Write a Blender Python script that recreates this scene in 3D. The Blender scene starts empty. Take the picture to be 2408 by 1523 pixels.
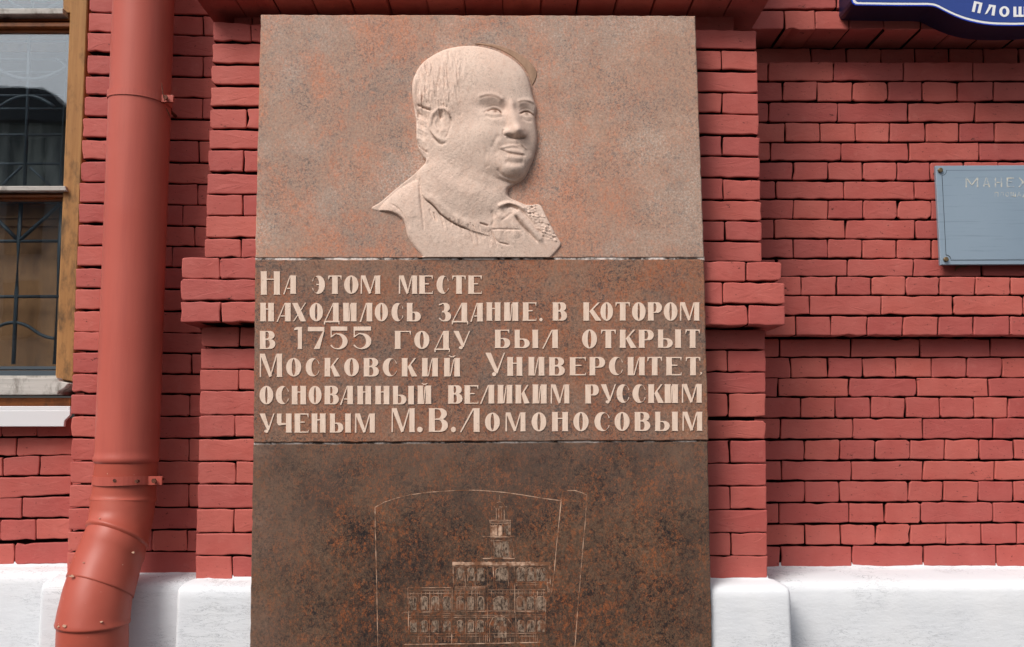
import bpy, math, random
import numpy as np
from mathutils import Vector
from math import sin, cos, pi, radians, sqrt

# ------------------------------------------------------------------ camera, sky, sun, exposure
S = bpy.context.scene
COL = S.collection
F_PX = 2464.0            # focal length in pixels of a 2408 px wide picture
CAM = Vector((0.0, -3.65, 1.6))
PITCH = math.atan(F_PX / 25300.0)
cd = bpy.data.cameras.new('camera')
cd.sensor_width = 36.0
cd.lens = 36.0 * F_PX / 2408.0
cd.clip_start = 0.05
cd.clip_end = 3000
cam = bpy.data.objects.new('camera', cd)
cam.location = CAM
cam.rotation_euler = (pi / 2 + PITCH, 0, 0)
COL.objects.link(cam)
S.camera = cam

W = bpy.data.worlds.new('World')
S.world = W
W.use_nodes = True
wn = W.node_tree.nodes
wl = W.node_tree.links
wn.clear()
SUN_EL, SUN_AZ = radians(47), radians(-38)      # azimuth: to the left of straight behind the camera
sky = wn.new('ShaderNodeTexSky')
sky.sky_type = 'NISHITA'
sky.sun_disc = False
sky.sun_elevation = SUN_EL
sun_dir = Vector((sin(SUN_AZ) * cos(SUN_EL), -cos(SUN_AZ) * cos(SUN_EL), sin(SUN_EL)))   # towards the sun
sky.sun_rotation = math.atan2(sun_dir.x, sun_dir.y)
sky.air_density = 1.0
sky.dust_density = 5.0
sky.ozone_density = 1.0
hs = wn.new('ShaderNodeHueSaturation')          # overcast: most of the blue is gone
hs.inputs['Saturation'].default_value = 0.45
bgn = wn.new('ShaderNodeBackground')
bgn.inputs['Strength'].default_value = 0.098
wo = wn.new('ShaderNodeOutputWorld')
wl.new(sky.outputs[0], hs.inputs['Color'])
wl.new(hs.outputs[0], bgn.inputs[0])
wl.new(bgn.outputs[0], wo.inputs[0])

sl = bpy.data.lights.new('sun', 'SUN')
sl.energy = 1.85
sl.angle = radians(26)
sl.color = (1.0, 0.965, 0.92)
so = bpy.data.objects.new('sun', sl)
so.rotation_euler = sun_dir.to_track_quat('Z', 'Y').to_euler()
so.location = (0, -10, 10)
COL.objects.link(so)

S.view_settings.view_transform = 'Standard'
S.view_settings.look = 'None'
S.view_settings.exposure = 0.36
S.view_settings.gamma = 1.0
S.view_settings.use_curve_mapping = False
S.render.engine = 'CYCLES'
S.cycles.max_bounces = 6
S.cycles.diffuse_bounces = 4

rnd = random.Random(7)
nprs = np.random.RandomState(11)

# ------------------------------------------------------------------ helpers
FWD = Vector((0, cos(PITCH), sin(PITCH)))
UP = Vector((0, -sin(PITCH), cos(PITCH)))
RT = Vector((1, 0, 0))


def at(x, y, Y):
    """point where the sight line through picture point (x, y) of the 2408x1523 photograph meets the plane Y"""
    d = FWD + RT * ((x - 1204.0) / F_PX) + UP * ((761.5 - y) / F_PX)
    t = (Y - CAM.y) / d.y
    return CAM + d * t


def setp(o, label=None, cat=None, group=None, kind=None):
    if label: o['label'] = label
    if cat: o['category'] = cat
    if group: o['group'] = group
    if kind: o['kind'] = kind
    return o


def empty(name, loc, label=None, cat=None, group=None):
    o = bpy.data.objects.new(name, None)
    o.location = loc
    o.empty_display_size = 0.1
    COL.objects.link(o)
    return setp(o, label, cat, group)


def obj(name, verts, faces, mat, parent=None, origin=None, smooth=False):
    """link world-space geometry as one mesh object whose origin is at 'origin' (default: its centre)"""
    vs = [Vector(v) for v in verts]
    if origin is None:
        lo = Vector([min(v[i] for v in vs) for i in range(3)])
        hi = Vector([max(v[i] for v in vs) for i in range(3)])
        origin = (lo + hi) / 2
    origin = Vector(origin)
    me = bpy.data.meshes.new(name)
    me.from_pydata([v - origin for v in vs], [], faces)
    me.update()
    if smooth:
        me.shade_smooth()
    if mat: me.materials.append(mat)
    o = bpy.data.objects.new(name, me)
    COL.objects.link(o)
    if parent is not None:
        o.parent = parent
        p, off = parent, Vector((0, 0, 0))
        while p is not None:
            off += p.location
            p = p.parent
        o.location = origin - off
    else:
        o.location = origin
    return o


class G:
    """geometry collector"""
    def __init__(s): s.v = []; s.f = []

    def add(s, vs, fs):
        n = len(s.v)
        s.v += [tuple(v) for v in vs]
        s.f += [tuple(i + n for i in f) for f in fs]

    def box(s, x0, x1, y0, y1, z0, z1):
        s.add([(x0, y0, z0), (x1, y0, z0), (x1, y1, z0), (x0, y1, z0), (x0, y0, z1), (x1, y0, z1), (x1, y1, z1), (x0, y1, z1)],
              [(0, 1, 5, 4), (1, 2, 6, 5), (2, 3, 7, 6), (3, 0, 4, 7), (4, 5, 6, 7), (3, 2, 1, 0)])

    def prism(s, pts, y0, y1, bev=0.0):
        """pts: outline in (x, z), counter-clockwise seen from the front (-Y); front face at y0, back at y1"""
        n = len(pts)
        if bev > 0:
            cx = sum(p[0] for p in pts) / n; cz = sum(p[1] for p in pts) / n
            ins = offset(pts, bev)
            v = [(p[0], y0, p[1]) for p in ins] + [(p[0], y0 + bev, p[1]) for p in pts] + [(p[0], y1, p[1]) for p in pts]
            rings = 3
        else:
            v = [(p[0], y0, p[1]) for p in pts] + [(p[0], y1, p[1]) for p in pts]
            rings = 2
        f = [tuple(range(n))]
        for r in range(rings - 1):
            for i in range(n):
                j = (i + 1) % n
                f.append((r * n + i, (r + 1) * n + i, (r + 1) * n + j, r * n + j))
        f.append(tuple(reversed(range((rings - 1) * n, rings * n))))
        s.add(v, f)

    def tube(s, path, r, n=10, caps=True):
        path = [Vector(p) for p in path]
        rs = r if isinstance(r, (list, tuple)) else [r] * len(path)
        v = []; f = []
        up = Vector((0, 0, 1))
        for i, p in enumerate(path):
            t = (path[min(i + 1, len(path) - 1)] - path[max(i - 1, 0)]).normalized()
            a = t.cross(up)
            if a.length < 1e-3: a = t.cross(Vector((0, 1, 0)))
            a.normalize(); b = t.cross(a).normalized()
            for k in range(n):
                q = 2 * pi * k / n
                v.append(p + (a * cos(q) + b * sin(q)) * rs[i])
        for i in range(len(path) - 1):
            for k in range(n):
                f.append((i * n + k, i * n + (k + 1) % n, (i + 1) * n + (k + 1) % n, (i + 1) * n + k))
        if caps:
            f.append(tuple(range(n))[::-1]); f.append(tuple(range((len(path) - 1) * n, len(path) * n)))
        s.add(v, f)

    def obj(s, name, mat, parent=None, origin=None, smooth=False):
        return obj(name, s.v, s.f, mat, parent, origin, smooth)


def offset(pts, d):
    n = len(pts); out = []
    for i in range(n):
        p = Vector(pts[i]); a = Vector(pts[i - 1]); b = Vector(pts[(i + 1) % n])
        e1 = (p - a); e2 = (b - p)
        if e1.length < 1e-9 or e2.length < 1e-9:
            out.append(tuple(p)); continue
        e1.normalize(); e2.normalize()
        n1 = Vector((-e1.y, e1.x)); n2 = Vector((-e2.y, e2.x))
        m = n1 + n2
        if m.length < 1e-6: m = n1
        m.normalize()
        k = d / max(0.4, m.dot(n1))
        out.append((p.x + m.x * k, p.y + m.y * k))
    return out


# ------------------------------------------------------------------ materials
def srgb(r, g, b):
    def c(v):
        v /= 255.0
        return v / 12.92 if v <= 0.04045 else ((v + 0.055) / 1.055) ** 2.4
    return (c(r), c(g), c(b), 1.0)


class M:
    def __init__(s, name, rough=0.6, spec=0.4, metal=0.0):
        s.m = bpy.data.materials.new(name)
        s.m.use_nodes = True
        s.t = s.m.node_tree
        s.b = s.t.nodes['Principled BSDF']
        s.b.inputs['Roughness'].default_value = rough
        s.b.inputs['Specular IOR Level'].default_value = spec
        s.b.inputs['Metallic'].default_value = metal
        g = s.t.nodes.new('ShaderNodeNewGeometry')
        s.pos = g.outputs['Position']

    def n(s, t, **k):
        x = s.t.nodes.new(t)
        for a, b in k.items(): setattr(x, a, b)
        return x

    def link(s, a, b): s.t.links.new(a, b)

    def mapped(s, scale=(1, 1, 1), rot=(0, 0, 0), vec=None):
        mp = s.n('ShaderNodeMapping')
        mp.inputs['Scale'].default_value = scale
        mp.inputs['Rotation'].default_value = rot
        s.link(vec or s.pos, mp.inputs['Vector'])
        return mp.outputs[0]

    def noise(s, scale, detail=3, rough=0.5, vec=None, dist=0.0):
        x = s.n('ShaderNodeTexNoise')
        x.inputs['Scale'].default_value = scale
        x.inputs['Detail'].default_value = detail
        x.inputs['Roughness'].default_value = rough
        x.inputs['Distortion'].default_value = dist
        s.link(vec or s.pos, x.inputs['Vector'])
        return x.outputs['Fac']

    def voro(s, scale, vec=None, out='Distance', feature='F1', rand=1.0):
        x = s.n('ShaderNodeTexVoronoi')
        x.feature = feature
        x.inputs['Scale'].default_value = scale
        x.inputs['Randomness'].default_value = rand
        s.link(vec or s.pos, x.inputs['Vector'])
        return x.outputs[out]

    def ramp(s, fac, a, b, ca=0.0, cb=1.0):
        x = s.n('ShaderNodeMapRange')
        x.inputs['From Min'].default_value = a; x.inputs['From Max'].default_value = b
        x.inputs['To Min'].default_value = ca; x.inputs['To Max'].default_value = cb
        x.clamp = True
        s.link(fac, x.inputs['Value'])
        return x.outputs[0]

    def mix(s, fac, a, b, mode='MIX'):
        x = s.n('ShaderNodeMix', data_type='RGBA', blend_type=mode)
        if isinstance(fac, (int, float)): x.inputs[0].default_value = fac
        else: s.link(fac, x.inputs[0])
        for sock, v in ((x.inputs[6], a), (x.inputs[7], b)):
            if isinstance(v, tuple): sock.default_value = v
            else: s.link(v, sock)
        return x.outputs[2]

    def math(s, op, a, b=0.0):
        x = s.n('ShaderNodeMath', operation=op)
        for i, v in enumerate((a, b)):
            if isinstance(v, (int, float)): x.inputs[i].default_value = v
            else: s.link(v, x.inputs[i])
        return x.outputs[0]

    def color(s, c):
        if isinstance(c, tuple): s.b.inputs['Base Color'].default_value = c
        else: s.link(c, s.b.inputs['Base Color'])
        return s

    def bump(s, h, strength=0.3, dist=0.005):
        x = s.n('ShaderNodeBump')
        x.inputs['Strength'].default_value = strength
        x.inputs['Distance'].default_value = dist
        s.link(h, x.inputs['Height'])
        prev = s.b.inputs['Normal'].links
        if prev: s.link(prev[0].from_socket, x.inputs['Normal'])
        s.link(x.outputs[0], s.b.inputs['Normal'])
        return s

    def rough(s, r):
        s.link(r, s.b.inputs['Roughness']); return s


def brick_mat(name, c0, c1, spec=0.25):
    m = M(name, rough=0.62, spec=spec)
    oi = m.n('ShaderNodeObjectInfo')
    n1 = m.noise(9, 3)
    base = m.mix(m.ramp(n1, 0.3, 0.7), c0, c1)
    hsv = m.n('ShaderNodeHueSaturation')
    m.link(m.ramp(oi.outputs['Random'], 0, 1, 0.4965, 0.502), hsv.inputs['Hue'])
    m.link(m.ramp(oi.outputs['Random'], 0, 1, 0.88, 1.10), hsv.inputs['Value'])
    m.link(base, hsv.inputs['Color'])
    # thin chips and scratches where the paint has come off
    v = m.mapped((30, 30, 75), (0, radians(24), 0))
    sc = m.ramp(m.noise(1.0, 6, 0.66, v, 0.8), 0.665, 0.70)
    dk = m.mix(sc, hsv.outputs[0], (0.07, 0.022, 0.018, 1))
    pal = m.ramp(m.noise(26, 4, 0.6), 0.60, 0.8, 0.0, 0.22)
    col = m.mix(pal, dk, srgb(206, 140, 128))
    # pits, and soot that has settled in uneven patches over the wall
    pit = m.ramp(m.noise(95, 3, 0.6, m.mapped((0.8, 1, 1.6))), 0.68, 0.71, 0, 0.8)
    col = m.mix(pit, col, (0.05, 0.015, 0.012, 1))
    soot = m.ramp(m.noise(2.3, 6, 0.68, m.mapped((1.3, 1, 0.7))), 0.42, 0.72, 0, 0.30)
    col = m.mix(soot, col, (0.24, 0.060, 0.052, 1))
    m.color(col)
    vb = m.mapped((1, 1, 2.6), (0, radians(18), 0))
    m.bump(m.noise(24, 5, 0.6, vb), 0.26, 0.006)
    m.bump(m.noise(160, 3, 0.6), 0.22, 0.0018)
    m.bump(m.math('SUBTRACT', 1.0, sc), 0.5, 0.003)
    return m.m


MAT = {}
MAT['brick'] = brick_mat('painted_brick', (0.445, 0.096, 0.078, 1), (0.49, 0.124, 0.102, 1))
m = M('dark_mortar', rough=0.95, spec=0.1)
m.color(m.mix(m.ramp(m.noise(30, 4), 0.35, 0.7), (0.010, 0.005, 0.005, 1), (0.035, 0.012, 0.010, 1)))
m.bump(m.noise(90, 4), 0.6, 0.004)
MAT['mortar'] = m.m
m = M('red_render', rough=0.7, spec=0.2)
m.color(m.mix(m.ramp(m.noise(6, 4), 0.35, 0.7), (0.36, 0.095, 0.075, 1), (0.41, 0.115, 0.09, 1)))
MAT['red'] = m.m

# whitewashed plinth, with hairline cracks running along it
m = M('whitewash', rough=0.85, spec=0.15)
base = m.mix(m.ramp(m.noise(3.5, 5, 0.6), 0.3, 0.75), srgb(218, 221, 226), srgb(228, 229, 231))
wv = m.mapped((3.2, 3.2, 19), (0, radians(-7), 0))
nz = m.noise(3.0, 7, 0.72, wv, 0.9)
line = m.ramp(m.math('ABSOLUTE', m.math('SUBTRACT', nz, 0.5)), 0.0, 0.013, 1.0, 0.0)
keep = m.ramp(m.noise(4.5, 3, 0.6), 0.42, 0.56)
crack = m.math('MULTIPLY', line, keep)
col = m.mix(m.math('MULTIPLY', crack, 0.75), base, srgb(120, 124, 130))
spot = m.ramp(m.noise(2.2, 6, 0.7), 0.60, 0.76, 0, 0.35)
col = m.mix(spot, col, srgb(196, 190, 170))
m.color(col)
m.bump(m.noise(14, 6, 0.6, m.mapped((1, 1, 2.2))), 0.28, 0.008)
m.bump(m.noise(110, 4, 0.6), 0.25, 0.002)
m.bump(crack, -0.5, 0.003)
MAT['white'] = m.m


def granite(name, light, mid, rust, dark, rust_amt, dark_amt, rough, spec, frost=0.0, pale=None, patch=2.4, speck=0.35, field=None, cloud=0.5, grain=0.3):
    """light/mid/rust/dark: crystal colours; field: optional 0..1 socket builder that says where the rusty vein runs"""
    m = M(name, rough=rough, spec=spec)
    cl = m.noise(patch, 6, 0.66, None, 0.6)
    c = m.mix(m.ramp(cl, 0.36, 0.64), light, mid)
    big = m.noise(patch * 1.7, 7, 0.70, m.mapped((1, 1, 0.8), (0.2, 0.5, 0.1)), 1.0)
    rb = m.ramp(big, 0.42, 0.60)
    if field is not None: rb = m.math('MULTIPLY', rb, field(m))
    c = m.mix(m.math('MULTIPLY', rb, cloud), c, rust)
    # rusty flakes of every size
    for sc_, lo, k in ((26, 0.60, 0.45), (70, 0.555, 0.75), (170, 0.55, 0.7)):
        f = m.ramp(m.noise(sc_, 4, 0.62, m.mapped((1.3, 1, 0.8), (0, 0.5, 0)), 0.5), lo, lo + 0.035)
        c = m.mix(m.math('MULTIPLY', m.math('MULTIPLY', f, m.ramp(rb, 0, 1, 0.35, 1.0)), k * min(1.0, rust_amt * 2.6)), c, rust)
    # black mica: fine pepper, with denser clouds of it
    db = m.ramp(m.noise(patch * 2.3, 6, 0.7, m.mapped((1, 1, 1), (0.5, 0.3, 0.2))), 0.40, 0.62, 0.25, 1.0)
    for sc_, lo, k in ((230, 0.56, 0.8), (105, 0.58, 0.85), (48, 0.60, 0.75)):
        f = m.ramp(m.noise(sc_, 3, 0.65, None, 0.4), lo - dark_amt * 0.08, lo + 0.025)
        c = m.mix(m.math('MULTIPLY', m.math('MULTIPLY', f, db), k * min(1.0, dark_amt * 3)), c, dark)
    # pale quartz
    w0 = m.ramp(m.noise(260, 2, 0.6), 0.70, 0.75)
    c = m.mix(m.math('MULTIPLY', w0, speck), c, pale or srgb(226, 214, 206))
    if frost:
        fr = m.ramp(m.noise(3.3, 7, 0.74, m.mapped((1, 1, 1), (0.9, 0.1, 0.4))), 0.46, 0.66)
        gr = m.ramp(m.noise(160, 4, 0.7), 0.40, 0.62)
        c = m.mix(m.math('MULTIPLY', m.math('MULTIPLY', fr, gr), frost), c, srgb(206, 196, 184))
    # crystal-to-crystal light and dark
    cc = m.ramp(m.noise(120, 5, 0.75), 0.34, 0.66, 1 - grain, 1 + grain)
    hv = m.n('ShaderNodeHueSaturation'); m.link(cc, hv.inputs['Value']); m.link(c, hv.inputs['Color'])
    m.color(hv.outputs[0])
    m.bump(m.noise(190, 3, 0.7), 0.25, 0.0012)
    return m


def vein_top(m):
    # the rusty vein of the upper slab lies in its left two thirds
    x = m.n('ShaderNodeSeparateXYZ'); m.link(m.pos, x.inputs[0])
    return m.ramp(m.math('ADD', x.outputs[0], m.math('MULTIPLY', m.noise(3, 4), 0.5)), 0.30, 0.72, 1.25, 0.2)


g = granite('granite_portrait_slab', srgb(176, 142, 122), srgb(160, 134, 119), srgb(198, 128, 96), srgb(98, 90, 88), 0.34, 0.24, 0.5, 0.3, 0.55, patch=2.8, field=vein_top, cloud=0.34, grain=0.24)
MAT['gr_top'] = g.m
g = granite('granite_inscription_slab', srgb(146, 110, 88), srgb(126, 101, 87), srgb(164, 92, 56), srgb(62, 58, 58), 0.30, 0.30, 0.45, 0.35, 0.12, patch=3.4, speck=0.25, cloud=0.28)
MAT['gr_mid'] = g.m
# lower slab: polished and darker in the middle, its worn margins paler
g = granite('granite_lower_slab', srgb(108, 84, 66), srgb(70, 56, 48), srgb(150, 86, 50), srgb(26, 26, 29), 0.40, 0.6, 0.42, 0.35, 0.0, patch=3.6, speck=0.10, cloud=0.07, grain=0.42)
x = g.n('ShaderNodeSeparateXYZ'); g.link(g.pos, x.inputs[0])
PX0 = at(590, 1300, -0.11).x; PX1 = at(1668, 1300, -0.11).x; PZ1 = at(1000, 1042, -0.11).z
el = g.ramp(x.outputs[0], PX0, PX0 + 0.32, 1.0, 0.0)
er = g.ramp(x.outputs[0], PX1 - 0.12, PX1 + 0.02, 0.0, 0.25)
et = g.ramp(x.outputs[2], PZ1 - 0.28, PZ1, 0.0, 0.75)
wear = g.math('MULTIPLY', g.math('MAXIMUM', g.math('MAXIMUM', el, er), et), g.ramp(g.noise(5, 5, 0.7), 0.32, 0.7, 0.15, 0.95))
src = g.b.inputs['Base Color'].links[0].from_socket
g.color(g.mix(wear, src, g.mix(g.ramp(g.noise(120, 3, 0.7), 0.4, 0.65), srgb(140, 110, 94), srgb(84, 74, 68))))
MAT['gr_low'] = g.m

g = granite('carved_stone', srgb(224, 200, 184), srgb(217, 190, 174), srgb(212, 172, 150), srgb(140, 118, 106), 0.12, 0.10, 0.75, 0.15, 0.0, srgb(230, 214, 202), patch=4, speck=0.2, cloud=0.12, grain=0.06)
att = g.n('ShaderNodeAttribute', attribute_name='stain_shade')
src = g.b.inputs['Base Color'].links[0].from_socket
g.color(g.mix(g.math('MULTIPLY', att.outputs['Fac'], 0.85), src, srgb(100, 68, 52)))  # dark brown along the carved grooves, standing in for shade and dirt
g.bump(g.noise(45, 5, 0.65, g.mapped((1.6, 1, 0.7), (0, 0.4, 0))), 0.14, 0.003)
MAT['carved'] = g.m

m = M('shadowed_hair_stone', rough=0.8, spec=0.1)  # hair fringe stone browned, the head's shadow put into its colour
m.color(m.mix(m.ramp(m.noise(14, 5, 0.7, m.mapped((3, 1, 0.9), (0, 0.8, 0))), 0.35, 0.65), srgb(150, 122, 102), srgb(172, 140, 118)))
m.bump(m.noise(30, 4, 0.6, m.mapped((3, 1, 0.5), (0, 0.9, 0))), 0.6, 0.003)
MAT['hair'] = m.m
m = M('carved_letter', rough=0.7, spec=0.2)
c = m.mix(m.ramp(m.noise(40, 4, 0.6, m.mapped((2.4, 1, 0.5))), 0.35, 0.7), srgb(222, 194, 174), srgb(236, 212, 194))
c = m.mix(m.ramp(m.noise(95, 5, 0.7), 0.60, 0.72, 0, 0.6), c, srgb(150, 112, 88))
m.color(c); m.bump(m.noise(120, 4, 0.6), 0.3, 0.0015)
MAT['letter'] = m.m
m = M('engraved_line', rough=0.7, spec=0.2)
m.color(m.mix(m.ramp(m.noise(22, 4, 0.7), 0.42, 0.62), srgb(122, 84, 62), srgb(205, 170, 145)))
MAT['engrave'] = m.m
m = M('frosted_engraving', rough=0.8, spec=0.2)
a = m.mix(m.ramp(m.noise(85, 5, 0.75, m.mapped((1.5, 1, 0.8))), 0.40, 0.60), srgb(58, 45, 38), srgb(150, 128, 110))
m.color(m.mix(m.ramp(m.noise(28, 3, 0.6), 0.52, 0.62, 0, 0.7), a, srgb(120, 76, 52)))
m.bump(m.noise(150, 3), 0.4, 0.002)
MAT['frost'] = m.m
m = M('pale_joint', rough=0.8)
m.color(m.mix(m.ramp(m.noise(12, 5, 0.7, m.mapped((1, 1, 1))), 0.44, 0.56), srgb(60, 50, 46), srgb(232, 220, 212)))
MAT['joint'] = m.m

# painted metal pipe
m = M('red_pipe_paint', rough=0.42, spec=0.35)
c = m.mix(m.ramp(m.noise(2.2, 4), 0.3, 0.7), (0.44, 0.088, 0.062, 1), (0.48, 0.108, 0.078, 1))
c = m.mix(m.ramp(m.noise(3, 6, 0.7, m.mapped((7, 7, 0.5))), 0.48, 0.68, 0, 0.35), c, (0.33, 0.062, 0.048, 1))
c = m.mix(m.ramp(m.noise(150, 3, 0.6), 0.76, 0.79), c, srgb(226, 196, 176))
m.color(c)
m.bump(m.noise(3, 3, 0.5, m.mapped((1, 1, 0.5))), 0.25, 0.02)
m.bump(m.noise(260, 2), 0.10, 0.0008)
m.rough(m.ramp(m.noise(11, 4), 0.3, 0.7, 0.38, 0.55))
MAT['pipe'] = m.m
m = M('red_pipe_paint_lower', rough=0.45, spec=0.35)
c = m.mix(m.ramp(m.noise(2.6, 4), 0.3, 0.7), (0.39, 0.070, 0.044, 1), (0.44, 0.098, 0.064, 1))
c = m.mix(m.ramp(m.noise(90, 3, 0.6), 0.735, 0.76), c, srgb(226, 205, 186))
c = m.mix(m.ramp(m.noise(7, 5, 0.7), 0.55, 0.75, 0, 0.35), c, (0.30, 0.055, 0.04, 1))
m.color(c)
m.bump(m.noise(4, 3, 0.5), 0.35, 0.02)
MAT['pipe_low'] = m.m
m = M('rusty_bolt', rough=0.7, metal=0.3); m.color(m.mix(m.ramp(m.noise(300, 3), 0.4, 0.6), (0.05, 0.02, 0.015, 1), (0.20, 0.06, 0.03, 1))); MAT['bolt'] = m.m
m = M('brass_screw', rough=0.5, metal=0.6); m.color(srgb(118, 100, 74)); MAT['screw'] = m.m
m = M('bare_chip', rough=0.8); m.color(srgb(205, 165, 140)); MAT['chip'] = m.m


def wood(name, a, b, stain_shade, amt, rough=0.65, axis=(18, 18, 1.2)):
    m = M(name, rough=rough, spec=0.3)
    gr = m.noise(3.0, 6, 0.65, m.mapped(axis), 0.4)
    c = m.mix(m.ramp(gr, 0.3, 0.7), a, b)
    st = m.ramp(m.noise(9, 6, 0.72, m.mapped((1.5, 1.5, 0.7))), 0.50, 0.68, 0, amt)
    c = m.mix(st, c, stain_shade)
    m.color(c); m.bump(gr, 0.35, 0.003)
    return m.m


MAT['wood'] = wood('ochre_wood', srgb(172, 126, 76), srgb(148, 104, 60), srgb(78, 60, 40), 0.85)
MAT['wood_h'] = wood('varnished_rail', srgb(150, 88, 42), srgb(112, 62, 30), srgb(52, 30, 18), 0.6, 0.4, (1.2, 18, 18))
MAT['wood_board'] = wood('interior_board', srgb(176, 128, 84), srgb(152, 108, 70), srgb(112, 78, 52), 0.5, 0.6, (9, 9, 0.6))
MAT['peel'] = wood('peeling_white_wood', srgb(196, 192, 186), srgb(164, 160, 154), srgb(92, 84, 74), 0.9, 0.75, (1.0, 20, 24))
m = M('white_sheet', rough=0.4); m.color(srgb(218, 218, 220)); MAT['sheet'] = m.m
m = M('grille_iron', rough=0.5, spec=0.4); m.color(srgb(66, 76, 84)); MAT['iron'] = m.m
m = M('dark_room', rough=0.9); m.color((0.03, 0.032, 0.034, 1)); MAT['room'] = m.m
m = M('curtain_fold', rough=0.9); m.color(m.mix(m.ramp(m.noise(5, 3, 0.5, m.mapped((3, 1, 0.6), (0, 0.5, 0))), 0.4, 0.6), srgb(46, 50, 50), srgb(96, 100, 98))); MAT['curtain'] = m.m

gm = bpy.data.materials.new('window_glass'); gm.use_nodes = True
t = gm.node_tree; t.nodes.clear()
o_ = t.nodes.new('ShaderNodeOutputMaterial'); mx = t.nodes.new('ShaderNodeMixShader')
tr = t.nodes.new('ShaderNodeBsdfTransparent'); gl = t.nodes.new('ShaderNodeBsdfGlossy')
tr.inputs[0].default_value = (0.90, 0.93, 0.94, 1); gl.inputs['Roughness'].default_value = 0.01
gl.inputs[0].default_value = (0.86, 0.93, 1.0, 1)
lw = t.nodes.new('ShaderNodeLayerWeight'); lw.inputs['Blend'].default_value = 0.5
pw = t.nodes.new('ShaderNodeMath'); pw.operation = 'POWER'; pw.inputs[1].default_value = 4.0
t.links.new(lw.outputs['Facing'], pw.inputs[0])
mr = t.nodes.new('ShaderNodeMapRange'); mr.inputs['To Min'].default_value = 0.15; mr.inputs['To Max'].default_value = 0.8
bm_ = t.nodes.new('ShaderNodeBump'); bm_.inputs['Strength'].default_value = 0.03; bm_.inputs['Distance'].default_value = 0.01
nz_ = t.nodes.new('ShaderNodeTexNoise'); nz_.inputs['Scale'].default_value = 4.0
t.links.new(nz_.outputs['Fac'], bm_.inputs['Height']); t.links.new(bm_.outputs[0], gl.inputs['Normal'])
t.links.new(pw.outputs[0], mr.inputs['Value']); t.links.new(mr.outputs[0], mx.inputs[0])
t.links.new(tr.outputs[0], mx.inputs[1]); t.links.new(gl.outputs[0], mx.inputs[2]); t.links.new(mx.outputs[0], o_.inputs[0])
MAT['glass'] = gm

m = M('sign_blue', rough=0.22, spec=0.5); m.color(srgb(42, 66, 138)); MAT['blue'] = m.m
m = M('sign_bright_blue', rough=0.3, spec=0.5); m.color(srgb(14, 58, 190)); MAT['blue2'] = m.m
m = M('sign_navy', rough=0.4, spec=0.4); m.color(srgb(17, 23, 56)); MAT['navy'] = m.m
m = M('sign_white', rough=0.35); m.color((0.8, 0.8, 0.8, 1)); MAT['swhite'] = m.m
m = M('grey_blue_metal', rough=0.38, spec=0.5, metal=0.25)
c = m.mix(m.ramp(m.noise(2.5, 4), 0.3, 0.7), srgb(142, 160, 176), srgb(152, 169, 184))
ls = m.ramp(m.noise(3.2, 5, 0.7, m.mapped((1.0, 1, 32))), 0.56, 0.66, 0, 0.35)
m.color(m.mix(ls, c, srgb(104, 120, 134)))
m.bump(m.noise(3, 3), 0.15, 0.01)
MAT['plate'] = m.m
m = M('plate_groove', rough=0.6); m.color(srgb(48, 58, 66)); MAT['groove'] = m.m
m = M('worn_gilt', rough=0.5); m.color(m.mix(m.ramp(m.noise(60, 4, 0.7), 0.44, 0.6), srgb(205, 200, 184), srgb(152, 166, 178))); MAT['gilt'] = m.m
m = M('paving', rough=0.9, spec=0.2); m.color(m.mix(m.ramp(m.noise(1.2, 5), 0.3, 0.7), (0.052, 0.050, 0.049, 1), (0.075, 0.072, 0.070, 1))); MAT['paving'] = m.m
m = M('grey_stucco', rough=0.9, spec=0.2); m.color(m.mix(m.ramp(m.noise(0.6, 4), 0.3, 0.7), (0.26, 0.26, 0.25, 1), (0.36, 0.35, 0.33, 1))); MAT['stucco'] = m.m
m = M('sheet_roof', rough=0.6); m.color((0.06, 0.065, 0.07, 1)); MAT['roof'] = m.m
m = M('far_window', rough=0.15); m.color((0.02, 0.022, 0.026, 1)); MAT['farwin'] = m.m

# ------------------------------------------------------------------ planes (metres; the wall looks towards -Y)
Y_PIL, Y_PIER, Y_WALL, Y_APRON = 0.0, 0.13, 0.31, 0.37
Y_LEDGE, Y_BAND = -0.085, 0.235
Y_CORN = 0.19                       # front of the cornice over the right wall
Y_SLAB = -0.125                     # face of the granite slabs
Z_TOP = 6.0


def ZA(y0, z=1.8805, xo=2560.0):
    return lambda x, y: ((xo + x / z) * 0.62708, (y0 + y / z) * 0.62708)


A, B, C = ZA(0), ZA(800), ZA(1618)
E, Fz, Gz, H = (ZA(v, 2.4565, 0.0) for v in (0, 600, 1200, 1808))

# ------------------------------------------------------------------ the building
bld = empty('brick_building', (0, 0, 0), 'red painted brick facade with whitewashed plinth, pilaster and arched-grille window', 'building')
bld['kind'] = 'structure'


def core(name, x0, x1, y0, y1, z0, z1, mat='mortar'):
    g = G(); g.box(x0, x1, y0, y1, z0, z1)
    return g.obj(name, MAT[mat], bld)


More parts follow.
